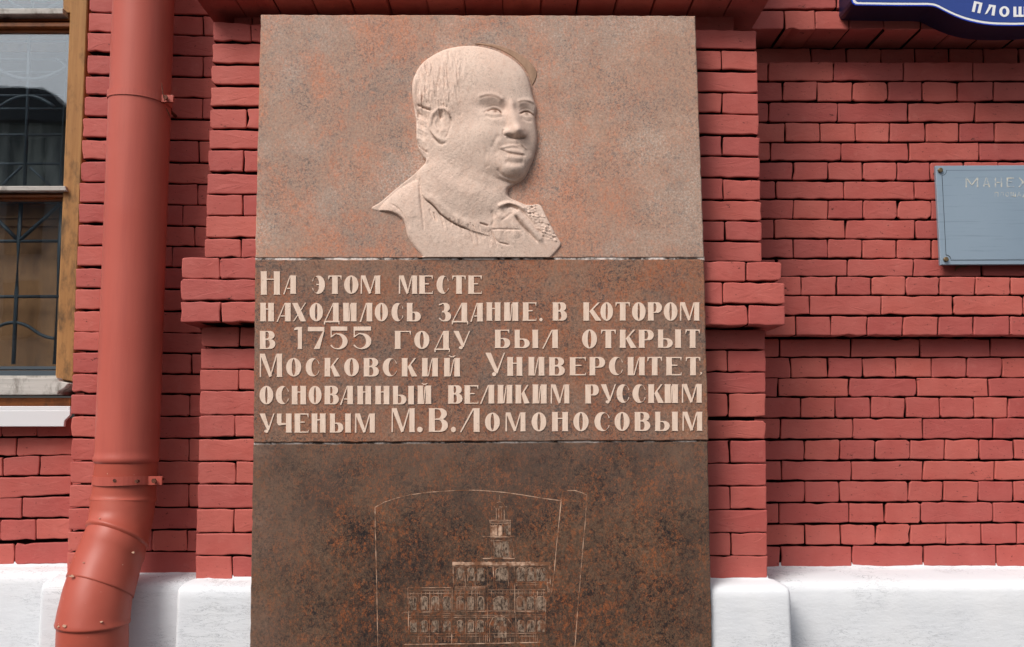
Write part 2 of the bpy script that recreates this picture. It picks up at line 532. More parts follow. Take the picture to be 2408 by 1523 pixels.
def brick(parent, q, Y, depth, rough=1.0, bev=0.0028, extra=0.0, clean=''):
    """q: corners TL, TR, BR, BL in (x, z) on the plane Y; an irregular hand-struck brick of its own"""
    tl, tr, br, bl = [Vector(c) for c in q]
    r = rnd
    Y0 = Y + r.uniform(-0.0025, 0.0025) * rough + extra
    cr = 0.0022 + r.random() ** 3 * 0.006 * rough
    jit = 0.0010 * rough
    pts = []
    side = [(bl, br), (br, tr), (tr, tl), (tl, bl)]
    for a, b in side:
        L = (b - a).length
        d = (b - a) / max(L, 1e-6)
        nrm = Vector((-d.y, d.x))
        c = min(cr * r.uniform(0.5, 1.6), L * 0.3)
        k = max(1, int(L / 0.028))
        for i in range(k + 1):
            s_ = c + (L - 2 * c) * i / k
            off = r.gauss(0, jit)
            if r.random() < 0.05 * rough: off += r.uniform(0.001, 0.0045)
            off = max(-0.002, off)
            p = a + d * s_ + nrm * off
            pts.append((p.x, p.y))
    n = len(pts)
    i1 = offset(pts, bev * 0.35); i2 = offset(pts, bev * 1.3)
    tilt_x, tilt_z = r.gauss(0, 0.004) * rough, r.gauss(0, 0.010) * rough
    cx = sum(p[0] for p in pts) / n; cz = sum(p[1] for p in pts) / n

    def yy(p, dy): return Y0 + dy + (p[0] - cx) * tilt_x + (p[1] - cz) * tilt_z
    hx = [r.gauss(0, 0.00022) for _ in range(n)]
    mid = [((p[0] - cx) * 0.62 + cx, (p[1] - cz) * 0.50 + cz) for p in i2]
    v = [(p[0], yy(p, 0), p[1]) for p in i2] + [(p[0], yy(p, bev * 0.4), p[1]) for p in i1] + \
        [(p[0], yy(p, bev * 1.2), p[1]) for p in pts] + [(p[0], yy(p, 0.010), p[1]) for p in pts] + [(p[0], Y + depth, p[1]) for p in pts] + \
        [(p[0], yy(p, hx[i] - 0.0003), p[1]) for i, p in enumerate(mid)] + [(cx, yy((cx, cz), -0.0005), cz)]
    f = []; mi = []
    for i in range(n):
        j = (i + 1) % n
        f.append((5 * n + i, i, j, 5 * n + j)); mi.append(0)
        f.append((6 * n, 5 * n + i, 5 * n + j)); mi.append(0)
    for k in range(4):
        for i in range(n):
            j = (i + 1) % n
            f.append((k * n + i, (k + 1) * n + i, (k + 1) * n + j, k * n + j))
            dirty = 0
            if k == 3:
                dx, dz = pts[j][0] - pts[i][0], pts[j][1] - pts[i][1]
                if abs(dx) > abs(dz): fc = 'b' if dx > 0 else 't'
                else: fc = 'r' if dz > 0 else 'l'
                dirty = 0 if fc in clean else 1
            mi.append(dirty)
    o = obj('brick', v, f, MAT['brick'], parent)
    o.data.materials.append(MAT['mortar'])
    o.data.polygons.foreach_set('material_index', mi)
    return o


def course(parent, conv, Y, yt, yb, xs, depth, slope=0.0, gap=4.2, end_depth=None, jl=True, rough=1.0, x_ref=None, clean=''):
    """one course: xs are joint positions in zoomed-picture units; yt/yb may be (left, right) pairs"""
    ytl, ytr = yt if isinstance(yt, tuple) else (yt, yt)
    ybl, ybr = yb if isinstance(yb, tuple) else (yb, yb)
    ytl += 0.9; ytr += 0.9; ybl -= 0.9; ybr -= 0.9
    X0, X1 = x_ref or (xs[0], xs[-1])
    tt = lambda x: (x - X0) / (X1 - X0)
    for i in range(len(xs) - 1):
        a = xs[i] + (gap if i > 0 else 0) + rnd.uniform(-1.5, 1.5) * (i > 0)
        b = xs[i + 1] - (gap if i < len(xs) - 2 else 0)
        T = lambda x: ytl + (ytr - ytl) * tt(x); Bm = lambda x: ybl + (ybr - ybl) * tt(x)
        sk = rnd.gauss(0, 2.0)
        j1, j2, j3, j4 = [rnd.gauss(0, 1.6) for _ in range(4)]
        c = [conv(a - sk * (i > 0), T(a) + j1), conv(b - sk * (i < len(xs) - 2), T(b) + j2),
             conv(b + sk * (i < len(xs) - 2), Bm(b) + j3), conv(a + sk * (i > 0), Bm(a) + j4)]
        q = []
        for (px, py) in c:
            p = at(px, py, Y); q.append((p.x, p.z))
        cl_ = ('b' if 'b' in clean else '') + ('l' if i == 0 and 'l' in clean else '') + ('r' if i == len(xs) - 2 and 'r' in clean else '')
        brick(parent, q, Y, depth, rough, clean=cl_)


def XZ(c, Y):
    p = at(c[0], c[1], Y); return p.x, p.z


# --- right-hand wall
zb = at(2000, 1335, Y_WALL).z
z_corn = at(2000, 73, Y_CORN).z             # underside of the cornice
xl = at(1779, 700, 0).x - 0.05
z_row1 = at(2000, 147, Y_WALL).z
wall = core('wall', xl, 3.2, Y_WALL + 0.038, Y_WALL + 0.9, zb - 0.02, z_row1 - 0.012)
R = [
 (A, 440, 570, [440, 604, 1065, 1560, 2050, 2530, 3010, 3500]),
 (A, 580, 714, [440, 705, 950, 1200, 1445, 1688, 1937, 2192, 2440, 2690, 2940, 3190]),
 (A, 729, 860, [440, 607, 1095, 1590, 2062, 2550, 3040, 3530]),
 (A, 871, 1000, [440, 722, 970, 1218, 1460, 1712, 1950, 2200, 2450, 2700, 2950, 3200]),
 (A, 1011, 1134, [440, 620, 1118, 1597, 2093, 2590, 3080, 3570]),
 (A, 1147, (1270, 1276), [440, 780, 1025, 1270, 1512, 1748, 1985, 2225, 2460, 2710, 2960, 3200]),
 (A, (1278, 1292), (1402, 1416), [440, 657, 1138, 1635, 2120, 2610, 3100, 3580]),
 (B, (-92, -80), (38, 48), [440, 782, 1026, 1272, 1516, 1755, 2000, 2250, 2500, 2750, 3000, 3240]),
 (B, (46, 60), (175, 186), [440, 645, 1147, 1640, 2130, 2620, 3110, 3590]),
 (B, (185, 197), 317, [440, 780, 1025, 1265, 1510, 1757, 2000, 2250, 2500, 2750, 3000, 3240]),
 (B, 327, 446, [440, 660, 1162, 1628, 2110, 2600, 3090, 3580]),
]
for conv, yt, yb, xs in R:
    course(wall, conv, Y_WALL, yt, yb, xs, 0.06)
course(wall, B, Y_WALL, 888, 1014, [440, 683, 1185, 1672, 2170, 2660, 3150, 3600], 0.06)
R2 = [
 (B, 1023, 1157, [440, 763, 1022, 1268, 1505, 1755, 2003, 2252, 2500, 2750, 3000, 3250]),
 (B, 1166, 1293, [440, 672, 1173, 1653, 2155, 2650, 3150, 3620]),
 (B, 1302, 1441, [440, 832, 1078, 1328, 1572, 1813, 2055, 2295, 2540, 2790, 3040, 3280]),
 (C, (-84, -92), (54, 46), [440, 690, 1200, 1697, 2190, 2690, 3190, 3640]),
 (C, (67, 58), (202, 194), [440, 858, 1107, 1357, 1605, 1850, 2090, 2335, 2580, 2830, 3080, 3320]),
 (C, (214, 207), 346, [440, 697, 1193, 1695, 2200, 2700, 3200, 3660]),
 (C, (358, 350), (502, 486), [440, 862, 1107, 1590, 1838, 2085, 2332, 2580, 2830, 3080, 3330]),
 (C, (513, 494), (650, 636), [440, 680, 1175, 1425, 1678, 2190, 2690, 3190, 3660]),
 (C, (664, 645), (802, 786), [440, 862, 1112, 1360, 1603, 1860, 2108, 2358, 2600, 2850, 3100, 3340]),
 (C, (816, 796), (962, 946), [440, 690, 1195, 1700, 2215, 2720, 3220, 3680]),
]
for conv, yt, yb, xs in R2:
    course(wall, conv, Y_WALL, yt, yb, xs, 0.06)
# projecting string course of three brick rows
bz0 = at(2000, B(0, 862)[1], Y_BAND).z; bz1 = at(2000, B(0, 450)[1], Y_BAND).z
band = core('string_course', xl + 0.03, 3.2, Y_BAND + 0.038, Y_WALL + 0.03, bz0 + 0.012, bz1 - 0.01)
for yt, yb, xs in [(450, 577, [500, 838, 1088, 1330, 1573, 1812, 2063, 2315, 2560, 2810, 3060, 3300]),
                   (586, 717, [500, 898, 1403, 1907, 2402, 2900, 3400]),
                   (731, 862, [582, 800, 1045, 1302, 1555, 1803, 2052, 2308, 2560, 2810, 3060, 3300])]:
    course(band, B, Y_BAND, yt, yb, xs, 0.085, clean='b' if yt > 700 else '')
# recessed dark course under the cornice, and the cornice over it
Y_REC = 0.375
rec = core('recess', xl - 0.03, 3.2, Y_REC + 0.02, Y_REC + 0.5, z_row1 - 0.05, z_corn + 0.02)
course(rec, A, Y_REC, 345, 470, [430, 905, 1155, 1400, 1640, 1880, 2120, 2370, 2620, 2870, 3120, 3370], 0.05)
XC = at(1766, 60, Y_CORN).x
cor = core('cornice', XC + 0.02, 3.2, Y_CORN + 0.03, Y_REC + 0.5, z_corn + 0.025, z_corn + 0.50)
xs_c2 = [480, 716, 936, 1172, 1418, 1680, 1925, 2170, 2420, 2670, 2920, 3170]
for yt, yb, xs in [(79, (208, 214), xs_c2), (-62, 65, [500, 1087, 1590, 2090, 2590, 3090]), (-210, -76, xs_c2), (-352, -224, [500, 840, 1340, 1840, 2340, 2840, 3200])]:
    course(cor, A, Y_CORN, yt, yb, xs, 0.235, clean='bl')
# a few headers are held back a little behind the cornice edge, seen from below
up = core('upper_wall', -3.0, 3.2, Y_WALL - 0.02, Y_WALL + 0.9, z_corn + 0.53, Z_TOP, 'red')

# --- central pilaster (the granite slabs cover its middle)
pxr = at(1800, 1000, 0).x; pxl = at(470, 1000, 0).x
pz0 = at(1204, 1362, 0).z; pz1 = at(1204, 62, 0).z
pil = core('pilaster', at(502, 52, 0).x + 0.03, at(1779, 73, 0).x - 0.03, 0.038, Y_WALL + 0.5, pz0 - 0.02, pz1 - 0.006)
RP = [(A, (203, 216), (333, 346), [522], 0), (A, (352, 365), (483, 498), [525], 273), (A, (500, 513), (640, 652), [529], 0),
      (A, (648, 664), (786, 805), [532], 278), (A, (800, 815), (938, 952), [539], 0), (A, (955, 970), (1090, 1103), [542], 280),
      (A, (1102, 1114), (1240, 1254), [546], 0), (A, (1255, 1270), (1398, 1410), [550], 285), (B, (-90, -83), (42, 52), [553], 0),
      (B, (58, 64), (188, 195), [555], 298), (B, (201, 208), (338, 347), [558], 0)]
for conv, yt, yb, (xr,), j in RP:
    course(pil, conv, 0, yt, yb, [-240, j, xr] if j else [-240, xr], 0.30, clean='r')
RP2 = [(B, 820, 960, 582, 0), (B, 970, 1117, 584, 317), (B, 1124, 1268, 584, 0), (B, 1274, 1436, 585, 323), (C, -75, 55, 587, 0),
       (C, 67, 223, 587, 333), (C, 231, 381, 590, 0), (C, 391, 551, 591, 337), (C, 560, 713, 595, 0), (C, 719, 877, 597, 342), (C, 882, 1040, 599, 0)]
for conv, yt, yb, xr, j in RP2:
    course(pil, conv, 0, yt, yb, [-240, j, xr] if j else [-240, xr], 0.30, clean='r')
LP = [(E, (202, 240), (380, 398), 1965, 2312), (E, 404, 580, 1955, 0), (E, 605, 778, 1945, 0), (E, 805, 975, 1938, 0), (E, 1005, 1183, 1935, 2272),
      (E, 1202, 1371, 1928, 0), (Fz, -84, 106, 1920, 2248), (Fz, 130, 314, 1910, 0), (Fz, 325, 512, 1903, 2238), (Fz, 521, 714, 1895, 0), (Fz, 730, 902, 1890, 2222)]
for conv, yt, yb, xl_, j in LP:
    course(pil, conv, 0, yt, yb, [xl_, j, 2680] if j else [xl_, 2680], 0.30, rough=1.0, clean='l')
LP2 = [(Gz, 68, 246, 1858, 2207), (Gz, 265, 452, 1848, 0), (Gz, 461, 646, 1842, 2200), (Gz, 662, 872, 1840, 0), (Gz, 884, 1078, 1835, 2163),
       (Gz, 1100, 1300, 1832, 0), (Gz, 1312, 1511, 1825, 2172), (H, 28, 240, 1818, 0), (H, 252, 466, 1812, 2154), (H, 476, 674, 1806, 0), (H, 685, 900, 1806, 2142)]
for conv, yt, yb, xl_, j in LP2:
    course(pil, conv, 0, yt, yb, [xl_, j, 2680] if j else [xl_, 2680], 0.30, rough=1.0, clean='l')
# ledge (three proud courses) either side of the slabs
lz0 = at(1700, B(0, 792)[1], Y_LEDGE).z; lz1 = at(1700, B(0, 346)[1], Y_LEDGE).z
ledR = core('ledge', 0.60, at(1835, 700, Y_LEDGE).x - 0.02, Y_LEDGE + 0.038, 0.035, lz0 + 0.012, lz1 - 0.012)
for yt, yb, xs in [((342, 346), (480, 475), [60, 447, 697]), ((488, 494), (636, 642), [60, 285, 718]), (652, 792, [60, 460, 722])]:
    course(ledR, B, Y_LEDGE, yt, yb, xs, 0.38, rough=1.2, clean='br')
ledL = core('ledge', at(430, 700, Y_LEDGE).x + 0.02, -0.80, Y_LEDGE + 0.038, 0.035, lz0 + 0.012, lz1 - 0.0)
course(ledL, Fz, Y_LEDGE, 902, 1094, [1675, 2025, 2560], 0.22, rough=1.6, clean='bl')
course(ledL, Fz, Y_LEDGE, 1104, 1296, [1670, 2560], 0.22, rough=1.6, clean='bl')
course(ledL, Fz, Y_LEDGE, 1310, 1494, [1668, 2035, 2560], 0.22, rough=1.6, clean='bl')
# recessed top course of the pilaster and its cornice
Y_PR = 0.065
xa, xb = at(551, 60, Y_PR).x, at(1725, 50, Y_PR).x
zc2 = z_corn
prc = core('recess', xa + 0.02, xb - 0.02, Y_PR + 0.02, 0.5, pz1 - 0.05, zc2 + 0.02)
course(prc, A, Y_PR, 100, 232, [-2460, -2050, -1660, -1250, -860, -450, -60, 358], 0.25, clean='r')
course(prc, E, Y_PR, 105, 275, [2160, 2320, 2680], 0.25, clean='l')
pcx0, pcx1 = at(457, 0, -0.12).x, XC
pco = core('cornice', pcx0 + 0.03, pcx1 - 0.03, -0.085, 0.5, zc2 + 0.02, zc2 + 0.50)
nbr = 15
for k in range(4):
    z0 = zc2 + 0.002 + k * 0.078; z1 = z0 + 0.068
    n_ = nbr if k % 2 == 0 else 8
    for i in range(n_):
        a = pcx0 + (pcx1 - pcx0) * i / n_ + 0.003; b = pcx0 + (pcx1 - pcx0) * (i + 1) / n_ - 0.0
        brick(pco, [(a, z1), (b, z1), (b, z0), (a, z0)], -0.12, 0.30 if 0 < i < n_ - 1 else 0.5, clean='blr')
for i in range(7):                       # second row of soffit bricks, behind the first
    a = pcx0 + (pcx1 - pcx0) * i / 7 + 0.003; b = pcx0 + (pcx1 - pcx0) * (i + 1) / 7 - 0.003

# --- pier behind the drainpipe
zb_ = at(400, 1348, Y_PIER).z
pier = core('pier', at(206, 0, Y_PIER).x + 0.03, at(500, 0, Y_PIER).x + 0.05, Y_PIER + 0.038, 0.9, zb_ - 0.02, Z_TOP)
PR = [
 (E, (-265, -235), (-90, -50), 826, 1870), (E, (-70, -40), (105, 140), 822, 0), (E, (118, 155), (285, 328), 815, 1872), (E, (303, 336), (474, 515), 806, 0), (E, (508, 526), (674, 711), 798, 1872),
 (E, (702, 724), (866, 904), 788, 0), (E, (894, 912), (1066, 1096), 775, 1866), (E, (1092, 1112), (1262, 1292), 762, 0), (E, (1290, 1306), (1464, 1496), 752, 1832),
 (Fz, (15, 36), (193, 216), 742, 0), (Fz, (212, 233), (390, 416), 734, 1822), (Fz, (408, 426), (578, 610), 726, 1682), (Fz, (603, 618), (776, 796), 720, 1792),
 (Fz, (798, 806), (976, 986), 712, 1588), (Fz, (1000, 1002), (1176, 1190), 700, 0), (Fz, (1192, 1206), (1375, 1395), 692, 1890), (Fz, (1394, 1406), (1586, 1598), 684, 0),
 (Gz, (117, 128), (284, 305), 678, 1900), (Gz, (303, 320), (487, 494), 668, 1766), (Gz, (503, 512), (670, 681), 662, 0), (Gz, (690, 696), (878, 890), 655, 1746),
 (Gz, (893, 897), (1080, 1090), 655, 0), (Gz, (1095, 1102), (1296, 1300), 655, 1742), (Gz, 1308, 1506, 650, 0),
 (H, 28, 230, 642, 1738), (H, (246, 242), (442, 430), 632, 0), (H, (462, 442), (640, 636), 624, 1726), (H, 648, 860, 616, 0)]
for i, (conv, yt, yb, xl_, j) in enumerate(PR):
    hid = [1090, 1420] if j else [1180]
    if i % 4 == 2: hid = [h - 20 for h in hid]
    xs = [xl_] + hid + ([j] if j else []) + [2080]
    course(pier, conv, Y_PIER, yt, yb, xs, 0.30, rough=0.9, x_ref=(750, 1900), clean='l')
zt = at(400, -100, Y_PIER).z
for k in range(3):
    z0 = at(300, E(0, -275)[1], Y_PIER).z + k * 0.077
    x0 = at(206, 0, Y_PIER).x
    for i in range(3):
        brick(pier, [(x0 + i * .17, z0 + .068), (x0 + (i + 1) * .17 - .006, z0 + .068), (x0 + (i + 1) * .17 - .006, z0), (x0 + i * .17, z0)], Y_PIER, 0.3)

# --- wall below the window
apr = core('apron', -3.0, at(206, 0, Y_PIER).x + 0.1, Y_APRON + 0.038, 0.95, at(80, 1328, Y_APRON).z - 0.02, at(80, 990, Y_APRON).z)
AP = [(Gz, 905, 1072, [-930, -620, -305, 15, 340, 660, 980]), (Gz, (1092, 1088), (1254, 1244), [-1120, -495, 148, 790, 980]), (Gz, (1268, 1248), (1440, 1430), [-940, -625, -300, 25, 364, 690, 980]),
      (Gz, (1455, 1440), (1650, 1600), [-1270, -640, -12, 660, 980]),
      (H, (150, 138), (330, 328), [-1080, -760, -440, -120, 200, 840, 980]), (H, (354, 340), (542, 524), [-960, -640, -320, 0, 330, 660, 980]), (H, (574, 556), (765, 750), [-1160, -510, 135, 780, 980])]
for conv, yt, yb, xs in AP:
    course(apr, conv, Y_APRON, yt, yb, xs, 0.06, x_ref=(0, 640))

# --- whitewashed plinth: a rounded, chamfered sweep along the foot of the wall
zt_pil = at(1204, 1361, 0).z
za, zp, zw = at(80, 1329, Y_APRON).z, at(400, 1347, Y_PIER).z, at(2000, 1333, Y_WALL).z
x1_, x2_, x3_ = at(158, 1330, Y_PIER).x, at(463, 1350, 0).x, at(1806, 1350, 0).x
inner = [(-3.2, Y_APRON, za), (x1_, Y_APRON, za), (x1_, Y_PIER, zp), (x2_, Y_PIER, zp), (x2_, 0.0, zt_pil), (x3_, 0.0, zt_pil), (x3_, Y_WALL, zw), (3.3, Y_WALL, zw)]
# the plinth stands forward of the brickwork by differing amounts, with a weathered sloping ledge on top
outer = [(-3.2, 0.235), (x1_ - 0.03, 0.235), (x1_ - 0.03, -0.015), (x2_ - 0.035, -0.015), (x2_ - 0.035, -0.105), (x3_ + 0.05, -0.105), (x3_ + 0.05, 0.035), (3.3, 0.035)]
prof = [(-0.03, 0.012), (0.0, 0.0), (0.3, -0.003), (0.6, -0.008), (0.82, -0.014), (0.93, -0.021), (0.98, -0.032), (1.0, -0.050), (1.0, -0.10), (1.005, -0.17), (1.01, -0.26), (1.01, -0.38), (1.02, -0.52), (1.03, -0.80), (1.04, -1.12)]


def resample(P, rad):
    pts = [Vector(p) for p in P]
    segs = [pts[0]]
    for i in range(1, len(pts) - 1):
        a, p, b = pts[i - 1], pts[i], pts[i + 1]
        r1 = min(rad, (p - a).length * 0.45); r2 = min(rad, (b - p).length * 0.45)
        s0 = p + (a - p).normalized() * r1; s1 = p + (b - p).normalized() * r2
        for k in range(7):
            t_ = k / 6
            segs.append(s0 * (1 - t_) ** 2 + p * 2 * t_ * (1 - t_) + s1 * t_ ** 2)
    segs.append(pts[-1])
    return segs


rows = []
for (u, dz) in prof:
    P = [(i_[0] + (o_[0] - i_[0]) * u, i_[1] + (o_[1] - i_[1]) * u, i_[2] + dz) for i_, o_ in zip(inner, outer)]
    rows.append(resample(P, 0.003 + 0.013 * max(0, u)))
verts = []; NU = None
for rw in rows:
    line = []
    for i in range(len(rw) - 1):
        k = max(1, int((rows[8][i + 1] - rows[8][i]).length / 0.02))
        for j in range(k): line.append(rw[i].lerp(rw[i + 1], j / k))
    line.append(rw[-1])
    NU = len(line)
    verts.append(line)
from mathutils import noise as mn
fv = []
for r_, line in enumerate(verts):
    for p in line:
        a = 0.0030 * mn.noise(p * 5.0) + 0.002 * mn.noise(p * 17)
        zz = 0.004 * mn.noise(Vector((p.x * 9, p.y * 9, 3))) + 0.003 * mn.noise(Vector((p.x * 40, p.y * 40, 7))) if r_ < 3 else 0
        fv.append((p.x, p.y - a * min(1, r_ / 3), p.z + zz))
ff = []
for r_ in range(len(verts) - 1):
    for i in range(NU - 1):
        ff.append((r_ * NU + i, (r_ + 1) * NU + i, (r_ + 1) * NU + i + 1, r_ * NU + i + 1))
obj('plinth', fv, ff, MAT['white'], bld, smooth=True)
core('foundation', -3.2, 3.3, Y_APRON + 0.05, 1.0, -0.2, at(80, 1329, Y_APRON).z - 0.03, 'white')

# rendered reveal between the window frame and the pier
core('reveal', at(172, 898, 0.40).x - 0.01, at(206, 0, Y_PIER).x + 0.04, 0.45, 0.93, za, Z_TOP, 'red')
# --- window
Y_FR, Y_GL, Y_GR, Y_BD = 0.40, 0.44, 0.475, 0.53
win = core('window', -3.0, -2.9, 0.9, 0.95, 0.9, 1.2, 'room')
win.name = 'window'


def panel(name, pts, y0, y1, mat, parent=win, bev=0.0, smooth=False):
    """pts: picture points (TL, TR, BR, BL ...) read on plane y0"""
    w = [XZ(p, y0) for p in pts]
    w = w[::-1]
    g_ = G(); g_.prism(w, y0, y1, bev)
    return g_.obj(name, MAT[mat], parent, smooth=smooth)


panel('jamb', [(171, -160), (212, -160), (172, 898), (131, 893)], Y_FR, 0.58, 'wood', bev=0.004)
panel('jamb', [(165, 30), (173, 30), (136, 892), (130, 892)], Y_FR + 0.018, 0.57, 'wood', bev=0.002)
panel('rail', [(-500, 22), (148, 20), (148, 33), (-500, 35)], Y_FR - 0.02, 0.5, 'peel', bev=0.002)
panel('rail', [(-500, 34), (172, 34), (172, 50), (-500, 52)], Y_FR + 0.03, 0.55, 'wood_h', bev=0.002)
panel('rail', [(-500, 53), (172, 53), (172, 64), (-500, 64)], Y_FR + 0.005, 0.55, 'wood_h', bev=0.003)
panel('rail', [(-500, 64), (172, 64), (170, 77), (-500, 77)], Y_FR + 0.03, 0.55, 'wood_h')
panel('rail', [(-500, 438), (153, 438), (156, 449), (-500, 449)], Y_FR - 0.02, 0.5, 'peel', bev=0.002)
panel('rail', [(-500, 450), (154, 450), (154, 458), (-500, 458)], Y_FR + 0.03, 0.55, 'wood_h')
panel('rail', [(-500, 459), (153, 458), (152, 464), (-500, 464)], Y_FR + 0.01, 0.55, 'wood_h', bev=0.002)
panel('rail', [(-500, 464), (153, 464), (152, 471), (-500, 471)], Y_FR + 0.03, 0.55, 'wood_h')
panel('stile', [(148, -160), (172, -160), (172, 32), (148, 30)], Y_FR + 0.02, 0.5, 'wood', bev=0.003)
panel('stile', [(137, 886), (147, 470), (154, 470), (146, 886)][::1], Y_FR + 0.035, 0.5, 'iron')
panel('rail', [(-500, 862), (134, 862), (134, 869), (-500, 869)], Y_FR + 0.045, 0.5, 'iron')
panel('rail', [(-500, 872), (134, 872), (133, 884), (-500, 884)], Y_FR + 0.035, 0.5, 'iron')
panel('rail', [(-500, 884), (133, 884), (133, 890), (-500, 890)], Y_FR + 0.01, 0.56, 'peel')
panel('sill', [(-500, 889), (134, 889), (140, 897), (162, 902), (152, 913), (138, 921), (135, 929), (-500, 929)], Y_FR - 0.04, 0.56, 'peel', bev=0.003)
panel('sill', [(-500, 936), (166, 936), (166, 957), (-500, 957)], Y_FR + 0.0, 0.56, 'wood_h', bev=0.002)
panel('sill', [(-500, 956), (165, 956), (165, 966), (-500, 966)], Y_FR - 0.10, 0.56, 'sheet', bev=0.002)
panel('sill', [(-500, 966), (165, 966), (165, 977), (152, 990), (150, 1004), (-500, 1004)], Y_FR - 0.105, Y_FR - 0.09, 'sheet', bev=0.002)
panel('pane', [(-500, 70), (170, 70), (154, 441), (-500, 441)], Y_GL, Y_GL + 0.004, 'glass')
panel('pane', [(-500, -200), (152, -200), (150, 24), (-500, 24)], Y_GL - 0.01, Y_GL - 0.006, 'glass')
panel('pane', [(-500, 466), (153, 466), (135, 875), (-500, 875)], Y_GL + 0.008, Y_GL + 0.012, 'glass')
panel('board', [(-500, 455), (175, 455), (160, 900), (-500, 900)], Y_BD, Y_BD + 0.02, 'wood_board')
panel('board', [(-500, 508), (160, 508), (160, 514), (-500, 514)], Y_BD - 0.01, Y_BD, 'wood_board')
panel('board', [(-500, 522), (160, 520), (160, 532), (-500, 534)], Y_BD - 0.012, Y_BD, 'wood_board')
panel('curtain', [(-500, 290), (175, 290), (160, 455), (-500, 455)], Y_BD + 0.18, Y_BD + 0.19, 'curtain')
panel('blind', [(-500, 98), (163, 98), (163, 121), (-500, 121)], Y_BD + 0.02, Y_BD + 0.03, 'wood_board')
g_ = G()
z0 = at(80, 900, Y_APRON).z; z1 = 4.5; xr_ = at(212, 400, 0.55).x
g_.box(-3.2, xr_ + 0.3, 1.3, 1.32, z0, z1); g_.box(xr_ + 0.02, xr_ + 0.04, 0.58, 1.3, z0, z1)
g_.obj('room', MAT['room'], win)


def bar(pts, r=0.0055, Y=Y_GR):
    g_ = G(); g_.tube([at(x, y, Y) for x, y in pts], r, 8)
    return g_.obj('grille_bar', MAT['iron'], win, smooth=True)


def arc3(a, m_, b, n=12):
    out = []
    for i in range(n + 1):
        t_ = i / n
        out.append((a[0] * (1 - t_) ** 2 + 2 * m_[0] * t_ * (1 - t_) + b[0] * t_ ** 2, a[1] * (1 - t_) ** 2 + 2 * m_[1] * t_ * (1 - t_) + b[1] * t_ ** 2))
    return out


def T1(x, y): return (x / 2.003 * 0.62708, y / 2.003 * 0.62708)
def T2(x, y): return (x / 1.6909 * 0.62708, (740 + y / 1.692) * 0.62708)


bar([T1(220, 250), T1(215, 600), T1(185, 1400)], 0.0075)
bar([T1(510, 250), T1(500, 620), T1(455, 1400)], 0.008)
for y_ in (312, 448, 545, 720, 820, 1015, 1233):
    bar([T1(-500, y_), T1(515 - y_ * 0.04, y_)], 0.005)
bar(arc3(T1(-40, 500), T1(200, 690), T1(490, 515)), 0.0075)
bar(arc3(T1(425, 450), T1(480, 470), T1(492, 520)), 0.006)
bar(arc3(T1(0, 805), T1(210, 640), T1(410, 808)), 0.0075)
bar([T1(20, 1390), T1(160, 1255)], 0.006); bar([T1(380, 1400), T1(225, 1260)], 0.005)
bar(arc3(T1(65, -20), T1(80, 40), T1(170, 62)), 0.006, Y_GR); bar([T1(470, 10), T1(350, 72)], 0.006); bar([T1(247, -200), T1(245, 70)], 0.0075)
bar(arc3(T1(270, 5), T1(320, 25), T1(370, 0)), 0.006)
bar([T2(135, 30), T2(118, 270), T2(105, 600), T2(85, 1060)], 0.0085)
bar([T2(390, 60), T2(375, 330), T2(345, 1060)], 0.0075)
bar([T2(-400, 28), T2(400, 28)], 0.009)
for y_ in (280, 632):
    bar([T2(-400, y_), T2(372, y_)], 0.0065)
bar([T2(380, 45), T2(270, 145), T2(125, 275)], 0.008)
bar([T2(-10, 148), T2(108, 268)], 0.008)
bar(arc3(T2(-60, 850), T2(20, 795), T2(95, 796)) + arc3(T2(110, 798), T2(165, 805), T2(230, 855)) + arc3(T2(240, 862), T2(280, 890), T2(345, 897)), 0.0065)

# ------------------------------------------------------------------ drainpipe
PYC = -0.03
dp = empty('drainpipe', at(217, 1600, -0.2), 'red painted metal drainpipe running down between the window and the memorial slabs', 'drainpipe')


def ringmesh(spec, name, mat, parent=dp, n=48, wall=0.0, dent=0.0):
    """spec: list of (xD, yD, Y, radius_m[, normal]) rings"""
    P = [at(s_[0], s_[1], s_[2]) for s_ in spec]
    R_ = [s_[3] for s_ in spec]
    v = []; f = []
    for i, p in enumerate(P):
        if len(spec[i]) > 4: tg = Vector(spec[i][4]).normalized()
        else: tg = (P[min(i + 1, len(P) - 1)] - P[max(i - 1, 0)]).normalized()
        a = Vector((1, 0, 0)); a = (a - tg * a.dot(tg)).normalized(); b = tg.cross(a)
        for k in range(n):
            q = 2 * pi * k / n
            rr = R_[i] * (1 + dent * mn.noise(Vector((cos(q) * 1.5, sin(q) * 1.5, p.z * 9))))
            v.append(p + (a * cos(q) + b * sin(q)) * rr)
    for i in range(len(P) - 1):
        for k in range(n):
            f.append((i * n + k, i * n + (k + 1) % n, (i + 1) * n + (k + 1) % n, (i + 1) * n + k))
    o = obj(name, v, f, MAT[mat], parent, smooth=True)
    return o


def axis_x(y): return 338 - (338 - 298) * y / 1085.0


R1 = 71.5 / F_PX * (PYC - CAM.y) * 1.0
VN = (0, 0, -1)
